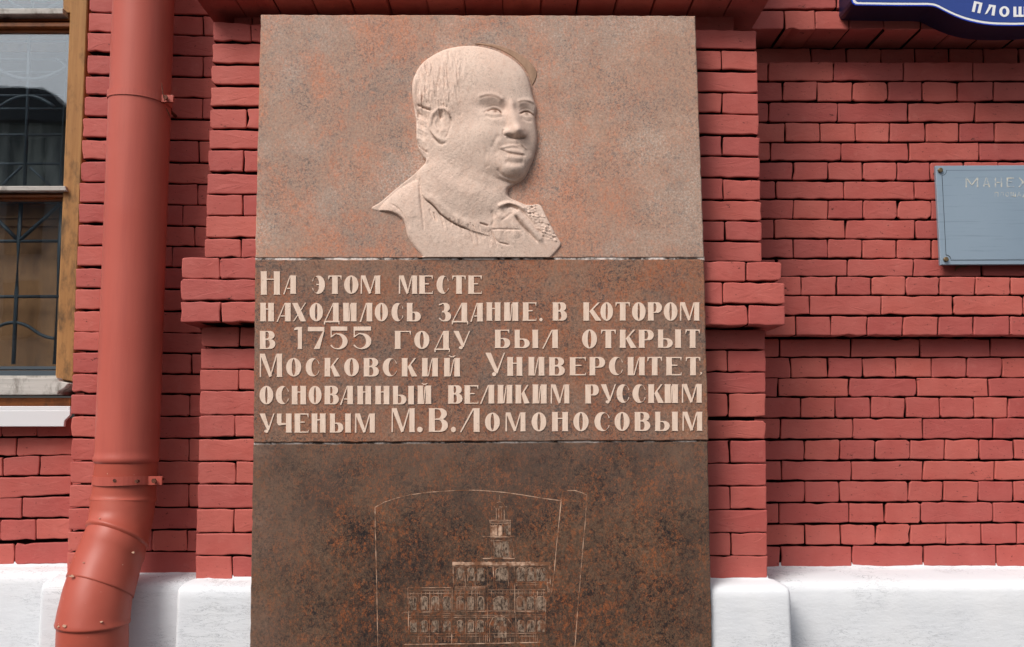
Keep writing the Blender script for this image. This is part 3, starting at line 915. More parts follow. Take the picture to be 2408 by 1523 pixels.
# upper length: slips into the lower one at the strap
ringmesh([(axis_x(-900), -900, PYC, R1, VN), (axis_x(-200), -200, PYC, R1, VN), (axis_x(120), 120, PYC, R1, VN), (axis_x(238), 238, PYC, R1 * 0.985, VN)], 'pipe_length', 'pipe', dent=0.004)
ringmesh([(axis_x(232), 232, PYC, R1 * 1.012, VN), (axis_x(300), 300, PYC, R1 * 1.005, VN), (axis_x(700), 700, PYC, R1 * 1.0, VN), (axis_x(1060), 1060, PYC, R1 * 1.0, VN),
          (298, 1072, PYC, R1 * 1.01, VN), (297.5, 1077, PYC, R1 * 1.035, VN), (297, 1083, PYC, R1 * 1.03, VN), (297, 1088, PYC, R1 * 1.0, VN), (297, 1090, PYC, R1 * 0.95, VN)], 'pipe_length', 'pipe', dent=0.004)
ringmesh([(297, 1086, PYC, R1 * 0.975, VN), (296, 1110, PYC, R1 * 0.985, VN), (292, 1160, PYC, R1 * 0.985, VN), (291, 1166, PYC, R1 * 1.0, VN), (290.5, 1171, PYC, R1 * 1.03, VN), (290, 1177, PYC - 0.002, R1 * 1.03, (0, -0.08, -1)), (290, 1182, PYC - 0.003, R1 * 1.0, (0, -0.1, -1))], 'pipe_collar', 'pipe_low', dent=0.006)
# elbow: three mitred segments leaning forwards and to the left
N1, N2, N3 = (-0.10, -0.22, -1), (-0.30, -0.50, -1), (-0.17, -0.30, -1)
ringmesh([(290, 1174, -0.032, R1 * 1.0, (0, -0.08, -1)), (287, 1205, -0.040, R1 * 1.0, (-0.06, -0.14, -1)), (278, 1252, -0.055, R1 * 1.005, (-0.30, -0.44, -1)), (277, 1257, -0.056, R1 * 1.05, N2), (275, 1263, -0.057, R1 * 1.05, N2), (274, 1267, -0.058, R1 * 1.0, N2)], 'pipe_elbow', 'pipe_low', dent=0.006)
ringmesh([(276, 1262, -0.056, R1 * 0.99, N2), (266, 1292, -0.075, R1 * 1.04, (-0.32, -0.5, -1)), (263, 1297, -0.077, R1 * 1.02, (-0.32, -0.5, -1)), (250, 1335, -0.100, R1 * 1.055, (-0.30, -0.46, -1)), (236, 1378, -0.125, R1 * 1.075, (-0.26, -0.42, -1)), (235, 1382, -0.128, R1 * 1.075, (-0.26, -0.42, -1)), (234, 1383, -0.128, R1 * 1.02, (-0.26, -0.42, -1))], 'pipe_elbow', 'pipe_low', dent=0.008)
ringmesh([(236, 1376, -0.126, R1 * 1.035, (-0.26, -0.42, -1)), (229, 1405, -0.142, R1 * 1.06, (-0.2, -0.32, -1)), (221, 1445, -0.160, R1 * 1.08, (-0.10, -0.10, -1)), (218.5, 1458, -0.165, R1 * 1.085, (-0.03, 0.02, -1)), (218, 1463, -0.166, R1 * 1.11, (0, 0.05, -1)), (218, 1468, -0.167, R1 * 1.10, (0, 0.05, -1)), (218, 1470, -0.167, R1 * 1.03, (0, 0.05, -1))], 'pipe_elbow', 'pipe_low', dent=0.012)
ringmesh([(218, 1462, -0.167, R1 * 1.045, VN), (217.5, 1500, -0.167, R1 * 1.06, VN), (215, 1600, -0.167, R1 * 1.06, VN), (207, 1900, -0.167, R1 * 1.06, VN), (204, 2010, -0.167, R1 * 1.06, VN)], 'pipe_outlet', 'pipe_low', dent=0.012)


def strap(y, hz, name='strap', lugx=(398, 413), tilt=0.0, mat='pipe'):
    c = at(axis_x(y), y, PYC)
    g_ = G(); n = 48; v = []; f = []
    ro, ri = R1 * 1.045, R1 * 1.015
    for k in range(n):
        q = 2 * pi * k / n
        dz = 0.0012 * sin(3 * q + y) - tilt * cos(q)
        for (r_, z_) in ((ri, hz), (ro, hz), (ro, -hz), (ri, -hz)):
            v.append(c + Vector((cos(q) * r_, sin(q) * r_, z_ + dz)))
    for k in range(n):
        for j in range(4):
            f.append((k * 4 + j, k * 4 + (j + 1) % 4, ((k + 1) % n) * 4 + (j + 1) % 4, ((k + 1) % n) * 4 + j))
    g_.add(v, f)
    x0 = at(lugx[0] - 26, y, PYC - 0.04).x; x1 = at(lugx[1], y, PYC - 0.03).x
    z = c.z - tilt
    g_.box(x0, x1, PYC - 0.055, PYC - 0.050, z - hz, z + hz)
    g_.box(x0 + 0.012, x1, PYC - 0.046, PYC - 0.041, z - hz, z + hz)
    st = g_.obj(name, MAT[mat], dp)
    b_ = G(); xm = x1 - 0.022
    b_.tube([(xm, PYC - 0.070, z), (xm, PYC - 0.063, z), (xm, PYC - 0.0625, z), (xm, PYC - 0.030, z)], [0.0085, 0.0085, 0.0045, 0.0045], 6)
    b_.obj('bolt', MAT['bolt'], st)
    return c


strap(237, 0.0125, lugx=(398, 412), tilt=0.010)
strap(1129, 0.0145, lugx=(372, 386), tilt=0.0)
# wall bracket arms holding the straps, and a bent wire at the upper one
for y in (243, 1132):
    g_ = G(); p = at(axis_x(y) + 50, y, PYC)
    g_.tube([(p.x, PYC, p.z), (p.x, Y_PIER + 0.05, p.z)], 0.006, 8)
    g_.obj('bracket', MAT['bolt'], dp)
g_ = G(); g_.tube([at(380, 195, -0.14), at(382, 215, -0.14), at(387, 238, -0.137)], [0.0008, 0.0022, 0.0018], 6)
g_.obj('wire', MAT['bolt'], dp)
g_ = G(); g_.tube([at(391, 255, -0.08), at(397, 268, -0.07), at(401, 282, -0.06)], [0.0015, 0.0022, 0.0008], 6)
g_.obj('wire', MAT['bolt'], dp)
for (x, y) in ((320, 1133), (269, 1131)):
    p = at(x, y, PYC - R1 * 1.06); g_ = G(); g_.tube([p, p + Vector((0, 0.02, 0))], 0.006, 8); g_.obj('rivet', MAT['bolt'], dp)
# bare flecks where the paint has gone, and the folded seam of the lowest elbow piece
def on_pipe(px, py, cx, Yc, Rr):
    p = at(px, py, Yc); c = at(cx, py, Yc)
    d = p.x - c.x
    return Vector((p.x, Yc - sqrt(max(Rr * Rr - d * d, 1e-6)), p.z))


for (hx, hy, cx, Yc, k, w_) in ((775, 830, 238, -0.124, 1.08, 0.007), (752, 833, 238, -0.124, 1.08, 0.003), (720, 1272, 218, -0.167, 1.11, 0.007), (650, 1284, 218, -0.167, 1.11, 0.005), (1037, 1241, 220, -0.162, 1.085, 0.0045), (1275, 635, 256, -0.09, 1.05, 0.005), (652, 1114, 226, -0.148, 1.07, 0.003), (887, 706, 250, -0.10, 1.06, 0.0025), (1020, 312, 284, -0.045, 1.0, 0.0025)):
    px, py = H(hx, hy)
    p = on_pipe(px, py, cx, Yc, R1 * k)
    p = p + (CAM - p).normalized() * 0.003
    g_ = G(); n_ = 9
    g_.prism([(p.x + w_ * cos(2 * pi * i / n_) * rnd.uniform(.6, 1.2), p.z + w_ * 0.6 * sin(2 * pi * i / n_) * rnd.uniform(.6, 1.2)) for i in range(n_)], p.y, p.y + 0.006)
    g_.obj('bare_patch', MAT['chip'], dp)
g_ = G(); sp = []
for i in range(9):
    t_ = i / 8; px, py = H(745 - 60 * t_, 905 + 340 * t_)
    sp.append(on_pipe(px, py, 236 - 17 * t_, -0.128 - 0.034 * t_, R1 * (1.05 + 0.03 * t_)) )
g_.tube(sp, 0.0012, 6); g_.obj('seam', MAT['pipe_low'], dp)

# ------------------------------------------------------------------ memorial: three granite slabs
mem = empty('memorial', (at(1130, 1700, Y_SLAB).x, 0, at(1130, 1700, Y_SLAB).z),
            'tall granite memorial of three stacked slabs with carved portrait, Cyrillic inscription and engraved building', 'memorial')


def slab(name, q, mat, yf, label):
    pts = []
    # worn outline
    for i in range(4):
        a = Vector(q[i]); b = Vector(q[(i + 1) % 4])
        n_ = int((b - a).length / 14)
        d = (b - a).normalized(); nn = Vector((-d.y, d.x))
        for k in range(n_):
            o_ = 0 if k == 0 else rnd.gauss(0, 0.45)
            pts.append(a + (b - a) * k / n_ + nn * o_)
    w = [XZ(p, yf) for p in pts][::-1]
    g_ = G(); g_.prism(w, yf, -0.002, 0.003)
    o = g_.obj(name, MAT[mat], mem)
    o['label'] = label
    return o


s1 = slab('slab', [(613, 35), (1635, 38), (1656, 606.5), (600, 607.5)], 'gr_top', Y_SLAB, 'pinkish upper slab with carved portrait')
s2 = slab('slab', [(600, 611.5), (1656, 610.5), (1666, 1036), (596, 1041.5)], 'gr_mid', Y_SLAB, 'brown middle slab with pale inscription')
s3 = slab('slab', [(595.5, 1046), (1664, 1039.5), (1679, 1720), (584, 1720)], 'gr_low', Y_SLAB + 0.004, 'dark polished lower slab with engraved building')
panel('joint', [(601, 605), (1656, 604), (1656, 613), (600, 613)], Y_SLAB + 0.0025, -0.001, 'joint', mem)
panel('joint', [(597, 1039), (1664, 1034), (1664, 1042), (597, 1048)], Y_SLAB + 0.0075, -0.001, 'joint', mem)

# --- inscription: each letter a piece of its own
def ell(cx, cy, rx, ry, a0, a1, n=18):
    return [(cx + rx * cos(radians(a0 + (a1 - a0) * i / n)), cy + ry * sin(radians(a0 + (a1 - a0) * i / n))) for i in range(n + 1)]


def crescent(w, h, s, t, x0=0.0, flip=False, a=24, lo=0.0):
    """C-shaped stroke: thick on the back, tapering to the terminals"""
    outer = ell(w / 2, h / 2, w / 2, h / 2, a, 360 - a - lo, 26)
    inner = ell(w / 2 + (s - t) / 2 + (t * 0.2), h / 2, w / 2 - (s + t) / 2 - t * 0.1, h / 2 - t, a, 360 - a - lo, 26)
    p = outer + inner[::-1]
    if flip: p = [(w - x, y) for x, y in p][::-1]
    return [(x + x0, y) for x, y in p]


def bowl(x0, w, y0, y1, s, t):
    """right-hand bowl of B, P and the soft sign; the stem side is at x0"""
    h = y1 - y0; k = max(s, t)
    ow = w; n = 16
    iw = max(w - s, 0.15 * w)
    o = [(x0, y1)] + ell(x0 + ow * 0.42, y0 + h / 2, ow * 0.58, h / 2, 90, -90, n) + [(x0, y0)]
    i = [(x0, y0 + t)] + ell(x0 + iw * 0.45, y0 + h / 2, iw * 0.55, h / 2 - t, -90, 90, n) + [(x0, y1 - t)]
    return o + i


def rect(x0, x1, y0, y1): return [(x0, y0), (x1, y0), (x1, y1), (x0, y1)]


def glyph(ch, w, h, s, t, serif=True):
    s = min(s, w * 0.46)
    P = []
    sf = t * 0.35 if serif else 0

    def stem(x0, x1):
        if serif:   # slightly flared stem
            m_ = sf
            return [(x0 - m_, 0), (x1 + m_, 0), (x1, t), (x1, h - t), (x1 + m_, h), (x0 - m_, h), (x0, h - t), (x0, t)]
        return rect(x0, x1, 0, h)
    if ch == 'Н': P = [stem(0, s), stem(w - s, w), rect(s, w - s, h * .64 if serif else h * .45, h * .64 + t if serif else h * .45 + t)]
    elif ch == 'П': P = [stem(0, s), stem(w - s, w), rect(s, w - s, h - t, h)]
    elif ch == 'И' or ch == 'Й':
        P = [stem(0, s), stem(w - s, w), [(s, t * .2), (s + t * .9, t * .2), (w - s, h * .93), (w - s - t * .9, h * .93)]]
        if ch == 'Й': P.append([(w * .28, h * 1.12), (w * .42, h * 1.04), (w * .60, h * 1.04), (w * .74, h * 1.12), (w * .66, h * 1.14), (w * .56, h * 1.09), (w * .44, h * 1.09), (w * .34, h * 1.14)])
    elif ch == 'А': P = [stem(w - s, w), [(-t * .3, -t * .5), (t * .9, -t * .5), (w - s + t * .2, h * .97), (w - s - t * .5, h)], rect(w * .28, w - s, h * .26, h * .26 + t)] if serif else \
        [[(0, 0), (s, 0), (w / 2 + s * .1, h), (w / 2 - s * .5, h)], [(w - s, 0), (w, 0), (w / 2 + s * .5, h), (w / 2 - s * .1, h)], rect(w * .28, w * .72, h * .22, h * .22 + t)]
    elif ch == 'Л': P = [stem(w - s, w), [(-t * .3, -t * .5), (t * 1.0, -t * .5), (w - s + t * .2, h * .95), (w - s - t * .7, h)]] if serif else \
        [rect(w - s, w, 0, h), rect(w * .28, w - s, h - t, h), [(0, 0), (s * .8, t * .6), (w * .28 + s, h - t), (w * .28, h - t)]]
    elif ch == 'Д': P = [rect(w - s - w * .06, w - w * .06, 0, h), [(0, 0), (t, 0), (w - s, h * .97), (w - s - t * .8, h)], rect(-w * .02, w, -t, t * .4),
                         rect(-w * .02, t * .8, -h * .17, -t), rect(w - t * .8, w, -h * .17, -t)]
    elif ch == 'Э':
        P = [crescent(w, h, s, t, 0, True), rect(w * .35, w - s, h * .48, h * .48 + t)]
    elif ch == 'С': P = [crescent(w, h, s, t)]
    elif ch in 'ЄE': P = [crescent(w, h, s, t), rect(s, w * .7, h * .48, h * .48 + t)]
    elif ch == 'О':
        s2 = s * 1.02
        for k in (0, 1):
            o = ell(w / 2, h / 2, w / 2, h / 2, 90 + 180 * k, 270 + 180 * k, 20); i = ell(w / 2, h / 2, max(w / 2 - s2, w * .09), h / 2 - t, 90 + 180 * k, 270 + 180 * k, 20)
            P.append(o + i[::-1])
    elif ch == 'Т':
        x0 = (w - s) / 2
        P = [[(x0 - sf, 0), (x0 + s + sf, 0), (x0 + s, t), (x0 + s, h), (x0, h), (x0, t)], rect(0, w, h - t * 1.1, h)]
        if serif: P += [[(0, h - t), (0, h * .76), (t * .5, h * .80), (t * 1.4, h - t)], [(w - t * 1.4, h - t), (w - t * .5, h * .80), (w, h * .76), (w, h - t)]]
    elif ch == 'М':
        s_ = s * .88
        if serif: P = [[(-t * .3, 0), (t, 0), (t, h * .92), (0, h)], stem(w - s_, w), [(0, h), (s_ * .95, h), (w * .54, t), (w * .42, -t * .2)], [(w * .44, t * .3), (w * .50, t * .3), (w - s_, h * .9), (w - s_ - t * .6, h)]]
        else: P = [rect(0, s, 0, h), rect(w - s, w, 0, h), [(0, h), (s * 1.1, h), (w / 2 + s * .4, h * .2), (w / 2 - s * .4, h * .2)], [(w - s * 1.1, h), (w, h), (w / 2 + s * .4, h * .2), (w / 2 - s * .4, h * .2)]]
    elif ch == 'Е':
        P = [stem(0, s), rect(s, w, 0, t), rect(s, w, h - t, h), rect(s, w * .72, h * .52, h * .52 + t)]
        if serif: P += [[(w - t, t), (w, t), (w, h * .17)], [(w - t * 1.4, h - t), (w - t * .2, h * .77), (w, h - t)]]
    elif ch == 'Х':
        P = [[(0, h), (s, h), (w, 0), (w - s, 0)], [(t * 1.0, 0), (t * 1.9, 0), (w, h), (w - t, h)]]
    elif ch == 'У':
        P = [[(0, h), (s * .95, h), (w * .66, h * .2), (w * .50, h * .14)], [(w - t, h), (w, h), (w * .62, h * .10), (w * .52, h * .10)], ell(w * .45, h * .07, s * .36, h * .085, 0, 360, 14)[:-1]]
        if not serif: P = P[:2]
    elif ch == 'К':
        P = [stem(0, s), [(s, h * .50), (s + t, h * .46), (w * .92, h), (w * .80, h)], [(s * 1.05, h * .52), (s + w * .20, h * .66), (w, 0), (w - s * 1.02, 0)]]
    elif ch == 'Ь': P = [stem(0, s), bowl(s, w - s, 0, h * .52, s, t)]
    elif ch == 'Ы':
        w2 = w * .64
        P = [stem(0, s * .9), bowl(s * .9, w2 - s * .9, 0, h * .52, s * .9, t), [(x + w - s, y) for x, y in stem(0, s)]]
    elif ch == 'В': P = [stem(0, s), bowl(s, w - s, 0, h * .55, s, t), bowl(s, (w - s) * .92, h * .52, h, s, t)]
    elif ch == 'Б': P = [stem(0, s), bowl(s, w - s, 0, h * .55, s, t), rect(s, w * .94, h - t, h), [(w * .94 - t * 1.5, h - t), (w * .94, h * .78), (w * .94, h - t)]]
    elif ch == 'Р': P = [stem(0, s), bowl(s, w - s, h * .42, h, s, t)]
    elif ch == 'Г': P = [stem(0, s), rect(s, w, h - t, h), [(w - t * 1.6, h - t), (w, h * .76), (w, h - t)]]
    elif ch == 'Ч': P = [[(x + w - s, y) for x, y in stem(0, s)], rect(0, s * .8, h * .5, h), [(0, h * .5), (t * 1.5, h * .38), (w - s, h * .42), (w - s, h * .42 + t * 1.3), (s * .8, h * .5)]]
    elif ch == 'З':
        P = [bowl(w * .25, w * .75, 0, h * .54, s, t), bowl(w * .28, w * .62, h * .51, h, s, t), [(0, h * .16), (w * .27, 0), (w * .27, t), (t, h * .2)], [(w * .05, h * .86), (w * .3, h - t), (w * .3, h), (0, h * .93)]]
    elif ch == 'Ш' or ch == 'Щ':
        P = [rect(0, s, 0, h), rect((w - s) / 2, (w + s) / 2, 0, h), rect(w - s, w, 0, h), rect(s, (w - s) / 2, 0, t), rect((w + s) / 2, w - s, 0, t)]
        if ch == 'Щ': P.append(rect(w, w + s * .6, -h * .16, t))
    elif ch == 'Ж': P = [rect((w - s) / 2, (w + s) / 2, 0, h), [(0, h), (s, h), (w / 2 - s / 2, h * .5), (w / 2 - s / 2, h * .35)], [(w - s, h), (w, h), (w / 2 + s / 2, h * .35), (w / 2 + s / 2, h * .5)], [(0, 0), (s, 0), (w * .42, h * .5), (w * .3, h * .62)], [(w - s, 0), (w, 0), (w * .7, h * .62), (w * .58, h * .5)]]
    elif ch == 'Я': P = [[(w - x, y) for x, y in p][::-1] for p in [rect(0, s, 0, h), bowl(s, w - s, h * .42, h, s, t)]] + [[(0, 0), (s, 0), (w * .6, h * .45), (w * .42, h * .45)]]
    elif ch == '1': P = [stem(w - s * 1.1, w), [(0, h * .84), (w - s * 1.1, h * .88), (w - s * 1.1, h), (t, h * .96)]]
    elif ch == '7': P = [rect(0, w, h * .80, h), [(w * .36, 0), (w * .36 + s, 0), (w, h * .80), (w - t * 1.2, h * .80)]]
    elif ch == '5':
        P = [rect(w * .04, w * .98, h * .82, h), rect(0, t, h * .52, h), [(t, h * .52), (t, h * .60), (w * .35, h * .72), (w * .45, h * .68), (w * .3, h * .66)],
             ell(w * .45, h * .34, w * .55, h * .36, 95, -150, 22) + ell(w * .36, h * .34, w * .34, h * .36 - t, 95, -150, 22)[::-1]]
    elif ch == '.': P = [ell(w / 2, h / 2, w / 2, h / 2, 0, 360, 14)[:-1]]
    elif ch == ',': P = [[(w * .2, h), (w, h), (w, h * .5), (0, -h * .3), (w * .5, h * .4)]]
    return P


def area(p): return 0.5 * sum(p[i - 1][0] * p[i][1] - p[i][0] * p[i - 1][1] for i in range(len(p)))


def letter(ch, conv, x0, x1, yt, yb, s, t, Y, th, mat, parent, rot=0.0, name='letter', serif=True):
    """conv maps picture units to the 2408 picture; the glyph is built upright inside x0..x1, yt..yb"""
    w, h = x1 - x0, yb - yt
    g_ = G()
    for k, p in enumerate(glyph(ch, w, h, s, t, serif)):
        q = []
        for (x, y) in p:
            if rot:
                xx, yy_ = x - w / 2, y - h / 2
                x, y = xx * cos(rot) - yy_ * sin(rot) + w / 2, xx * sin(rot) + yy_ * cos(rot) + h / 2
            jx = rnd.gauss(0, 0.35) if serif else 0; jy = rnd.gauss(0, 0.35) if serif else 0
            c = conv(x0 + x + jx, yb - y + jy)
            q.append(XZ(c, Y))
        if area(q) < 0: q = q[::-1]
        dd = k * 0.00025
        g_.prism(q, Y - th - dd, Y + 0.002)
    return g_.obj(name, MAT[mat], parent)


def L1(x, y): return ((940 + x / 2.1151) * 0.62708, (960 + y / 2.1151) * 0.62708)
OFF = 1776.6
LINES = [
 (158, 303, [('Н', 82, 232, 125, 310), ('А', 262, 360), ('Э', 485, 590), ('Т', 617, 722), ('О', 742, 855), ('М', 875, 1028), ('М', 1178, 1320), ('Е', 1338, 1445), ('С', 1475, 1575), ('Т', 1600, 1705), ('Е', 1727, 1833)]),
 (375, 521, [('Н', 78, 185), ('А', 208, 318), ('Х', 330, 440), ('О', 468, 574), ('Д', 585, 705), ('И', 735, 840), ('Л', 868, 965), ('О', 985, 1090), ('С', 1117, 1215), ('Ь', 1240, 1350), ('З', 1492, 1590), ('Д', 1598, 1725), ('А', 1745, 1841),
             ('Н', OFF + 95, OFF + 205, 371, 517), ('И', OFF + 235, OFF + 345, 371, 517), ('Е', OFF + 383, OFF + 490, 371, 517), ('.', OFF + 512, OFF + 538, 494, 521), ('В', OFF + 620, OFF + 732, 371, 516),
             ('К', OFF + 863, OFF + 1005, 371, 516), ('О', OFF + 992 + 6, OFF + 1097, 370, 516), ('Т', OFF + 1118, OFF + 1230, 370, 515), ('О', OFF + 1248, OFF + 1355, 370, 518), ('Р', OFF + 1375, OFF + 1485, 370, 515), ('О', OFF + 1500, OFF + 1608, 370, 517), ('М', OFF + 1630, OFF + 1780, 370, 515)]),
 (597, 740, [('В', 75, 197), ('1', 343, 408, 565, 740), ('7', 455, 585, 565, 740), ('5', 635, 770, 563, 740), ('5', 818, 958, 563, 738), ('Г', 1145, 1272), ('О', 1298, 1418), ('Д', 1460, 1580), ('У', 1608, 1740),
             ('Б', OFF + 162, OFF + 282, 588, 733), ('Ы', OFF + 318, OFF + 503, 588, 733), ('Л', OFF + 538, OFF + 660, 588, 733), ('О', OFF + 852, OFF + 970, 586, 736), ('Т', OFF + 1003, OFF + 1118, 588, 733), ('К', OFF + 1152, OFF + 1283, 588, 731),
             ('Р', OFF + 1303, OFF + 1420, 588, 731), ('Ы', OFF + 1455, OFF + 1635, 586, 731), ('Т', OFF + 1672, OFF + 1785, 586, 731)]),
 (812, 958, [('М', 75, 250, 778, 962), ('О', 282, 402), ('С', 437, 550), ('К', 588, 710), ('О', 742, 860), ('В', 898, 1018), ('С', 1048, 1165), ('К', 1200, 1322), ('И', 1360, 1485), ('Й', 1535, 1660),
             ('У', OFF + 85, OFF + 240, 770, 953), ('Н', OFF + 260, OFF + 378, 804, 953), ('И', OFF + 428, OFF + 552, 804, 951), ('В', OFF + 592, OFF + 715, 806, 951), ('Е', OFF + 755, OFF + 882, 806, 949), ('Р', OFF + 912, OFF + 1035, 804, 949),
             ('С', OFF + 1065, OFF + 1180, 802, 949), ('И', OFF + 1215, OFF + 1348, 804, 949), ('Т', OFF + 1370, OFF + 1485, 804, 949), ('Е', OFF + 1520, OFF + 1640, 804, 949), ('Т', OFF + 1675, OFF + 1788, 804, 949), (',', OFF + 1783, OFF + 1803, 925, 946)]),
 (1033, 1179, [('О', 72, 180), ('С', 200, 308), ('Н', 328, 440), ('О', 460, 563), ('В', 588, 700), ('А', 712, 812), ('Н', 848, 955), ('Н', 990, 1100), ('Ы', 1130, 1295), ('Й', 1325, 1432, 1030, 1176), ('В', 1567, 1680, 1028, 1174), ('Е', 1697, 1806, 1028, 1174),
               ('Л', OFF + 45, OFF + 155, 1025, 1172), ('И', OFF + 183, OFF + 298, 1025, 1172), ('К', OFF + 325, OFF + 437, 1025, 1172), ('И', OFF + 460, OFF + 570, 1022, 1172), ('М', OFF + 605, OFF + 750, 1022, 1172), ('Р', OFF + 878, OFF + 985, 1022, 1172),
               ('У', OFF + 1000, OFF + 1120, 1020, 1170), ('С', OFF + 1125, OFF + 1230, 1020, 1168), ('С', OFF + 1252, OFF + 1360, 1020, 1168), ('К', OFF + 1378, OFF + 1500, 1020, 1168), ('И', OFF + 1508, OFF + 1612, 1020, 1168), ('М', OFF + 1645, OFF + 1800, 1018, 1166)]),
 (1252, 1403, [('У', 72, 190), ('Ч', 210, 325), ('Е', 350, 460), ('Н', 485, 595), ('Ы', 630, 795), ('М', 830, 985), ('М', 1120, 1300, 1210, 1400), ('.', 1320, 1365, 1357, 1400), ('В', 1415, 1565, 1210, 1397), ('.', 1588, 1628, 1357, 1400), ('Л', 1662, 1815, 1210, 1397),
               ('О', OFF + 82, OFF + 200, 1245, 1393), ('М', OFF + 247, OFF + 403, 1243, 1393), ('О', OFF + 452, OFF + 568, 1243, 1393), ('Н', OFF + 615, OFF + 740, 1240, 1392), ('О', OFF + 783, OFF + 903, 1240, 1392), ('С', OFF + 950, OFF + 1075, 1240, 1392),
               ('О', OFF + 1110, OFF + 1228, 1240, 1390), ('В', OFF + 1270, OFF + 1392, 1240, 1390), ('Ы', OFF + 1432, OFF + 1610, 1238, 1390), ('М', OFF + 1650, OFF + 1803, 1238, 1388)]),
]
for yt, yb, ls in LINES:
    for it in ls:
        ch, x0, x1 = it[:3]
        a_, b_ = (it[3], it[4]) if len(it) > 3 else (yt, yb)
        big = (b_ - a_) / 146.0
        s_ = 44 * (1.05 if big > 1.15 else 1)
        letter(ch, L1, x0, x1, a_, b_, s_, 8.5, Y_SLAB, 0.0022, 'letter', s2)

# --- engraved drawing on the lower slab
def K(x, y): return ((1300 + x / 2.35) * 0.62708, (1780 + y / 2.35) * 0.62708)


YE = Y_SLAB + 0.004


def strip(pts, w, g_, th=0.0010, n=1.0):
    """thin raised line through picture points"""
    P = [Vector(XZ(K(*p), YE)) for p in pts]
    L, Rr = [], []
    for i, p in enumerate(P):
        d = (P[min(i + 1, len(P) - 1)] - P[max(i - 1, 0)]).normalized()
        nn = Vector((-d.y, d.x)) * w * rnd.uniform(0.6, 1.25)
        L.append(p + nn); Rr.append(p - nn)
    for i in range(len(P) - 1):
        q = [L[i], Rr[i], Rr[i + 1], L[i + 1]]
        q = [tuple(v_) for v_ in q]
        if area(q) < 0: q = q[::-1]
        g_.prism(q, YE - th, YE + 0.001)


def dens(pts, n=8):
    out = []
    for i in range(len(pts) - 1):
        for k in range(n):
            t_ = k / n
            out.append((pts[i][0] * (1 - t_) + pts[i + 1][0] * t_ + rnd.gauss(0, .5), pts[i][1] * (1 - t_) + pts[i + 1][1] * t_ + rnd.gauss(0, .5)))
    return out + [pts[-1]]


g_ = G()
strip(dens([(250, 290), (330, 245), (420, 215), (560, 180), (700, 160), (820, 150), (950, 143), (1080, 138), (1220, 145), (1380, 157), (1560, 182), (1700, 207), (1890, 232)], 3), 0.0013, g_)
strip(dens([(250, 290), (252, 480), (262, 850), (268, 1150), (275, 1540), (276, 1700)]), 0.0014, g_)
strip(dens([(1890, 232), (1900, 155), (1950, 143), (2010, 142), (2070, 160), (2118, 182)], 4), 0.0012, g_)
strip(dens([(2116, 182), (2105, 400), (2085, 600), (2060, 900), (2035, 1200), (2010, 1540)]), 0.0012, g_)
strip(dens([(1890, 232), (1870, 430), (1850, 620), (1830, 850), (1805, 1040)]), 0.0013, g_)
g_.obj('engraved_scroll', MAT['engrave'], s3)
g_ = G()
strip(dens([(1298, 290), (1305, 262), (1330, 245), (1352, 242), (1380, 255), (1395, 290)], 3), 0.00105, g_)
strip(dens([(1350, 242), (1348, 180)]), 0.0009, g_)
for y_ in (300, 396, 420, 432, 556, 585, 735): strip(dens([(1268 if y_ > 400 else 1308, y_), (1442 if y_ > 400 else 1402, y_ - 1)]), 0.0006, g_)
for x_ in (1285, 1300, 1332, 1370, 1395, 1425): strip(dens([(x_, 436), (x_, 540)]), 0.0006, g_)
for x_ in (1280, 1295, 1432, 1448): strip(dens([(x_, 565), (x_, 735)]), 0.0006, g_)
strip(dens([(1300, 288), (1415, 286)]), 0.00105, g_)
for x_ in (1318, 1340, 1365, 1388): strip(dens([(x_, 292), (x_ + 1, 400)]), 0.0014, g_)
strip(dens([(1255, 405), (1448, 405)]), 0.0014, g_); strip(dens([(1262, 405), (1268, 545)]), 0.00105, g_); strip(dens([(1440, 405), (1446, 545)]), 0.00105, g_)
strip(dens([(1200, 548), (1480, 548)]), 0.0012, g_); strip(dens([(1232, 560), (1230, 620)]), 0.00105, g_); strip(dens([(1455, 620), (1472, 650), (1472, 720)], 4), 0.00105, g_)
strip(dens([(1200, 742), (1480, 742)]), 0.00105, g_)
g_.obj('engraved_tower', MAT['engrave'], s3)['kind'] = 'stuff'
g_ = G()
strip(dens([(938, 800), (940, 990), (930, 1000), (925, 1490)]), 0.0012, g_)
strip(dens([(540, 1000), (935, 998)]), 0.00105, g_); strip(dens([(538, 1000), (545, 1200), (545, 1410)]), 0.0012, g_)
strip(dens([(505, 1500), (1100, 1492), (1745, 1480)]), 0.0013, g_)
strip(dens([(950, 993), (1220, 993)]), 0.00105, g_); strip(dens([(950, 1008), (1220, 1008)]), 0.0006, g_)
for i in range(11): strip([(960 + i * 25, 993), (960 + i * 25, 1008)], 0.0006, g_)
strip(dens([(1490, 955), (1695, 955)]), 0.0009, g_); strip(dens([(1490, 975), (1695, 972)]), 0.0009, g_)
strip(dens([(1790, 800), (1795, 960), (1790, 1040)]), 0.0012, g_); strip(dens([(1770, 950), (1775, 1040)]), 0.00105, g_)
for i in range(5): strip([(1772, 955 + i * 20), (1795, 955 + i * 20)], 0.0006, g_)
strip(dens([(1290, 815), (1296, 990)]), 0.0012, g_); strip(dens([(1480, 815), (1482, 1220)]), 0.00105, g_)
strip(dens([(1258, 1480), (1260, 1320), (1290, 1262), (1352, 1242), (1410, 1262), (1450, 1310), (1462, 1350)], 4), 0.0012, g_)
strip(dens([(1225, 1300), (1225, 1490)]), 0.0006, g_); strip(dens([(1490, 1220), (1495, 1480)]), 0.0006, g_); strip(dens([(1755, 1100), (1748, 1480)]), 0.0009, g_)
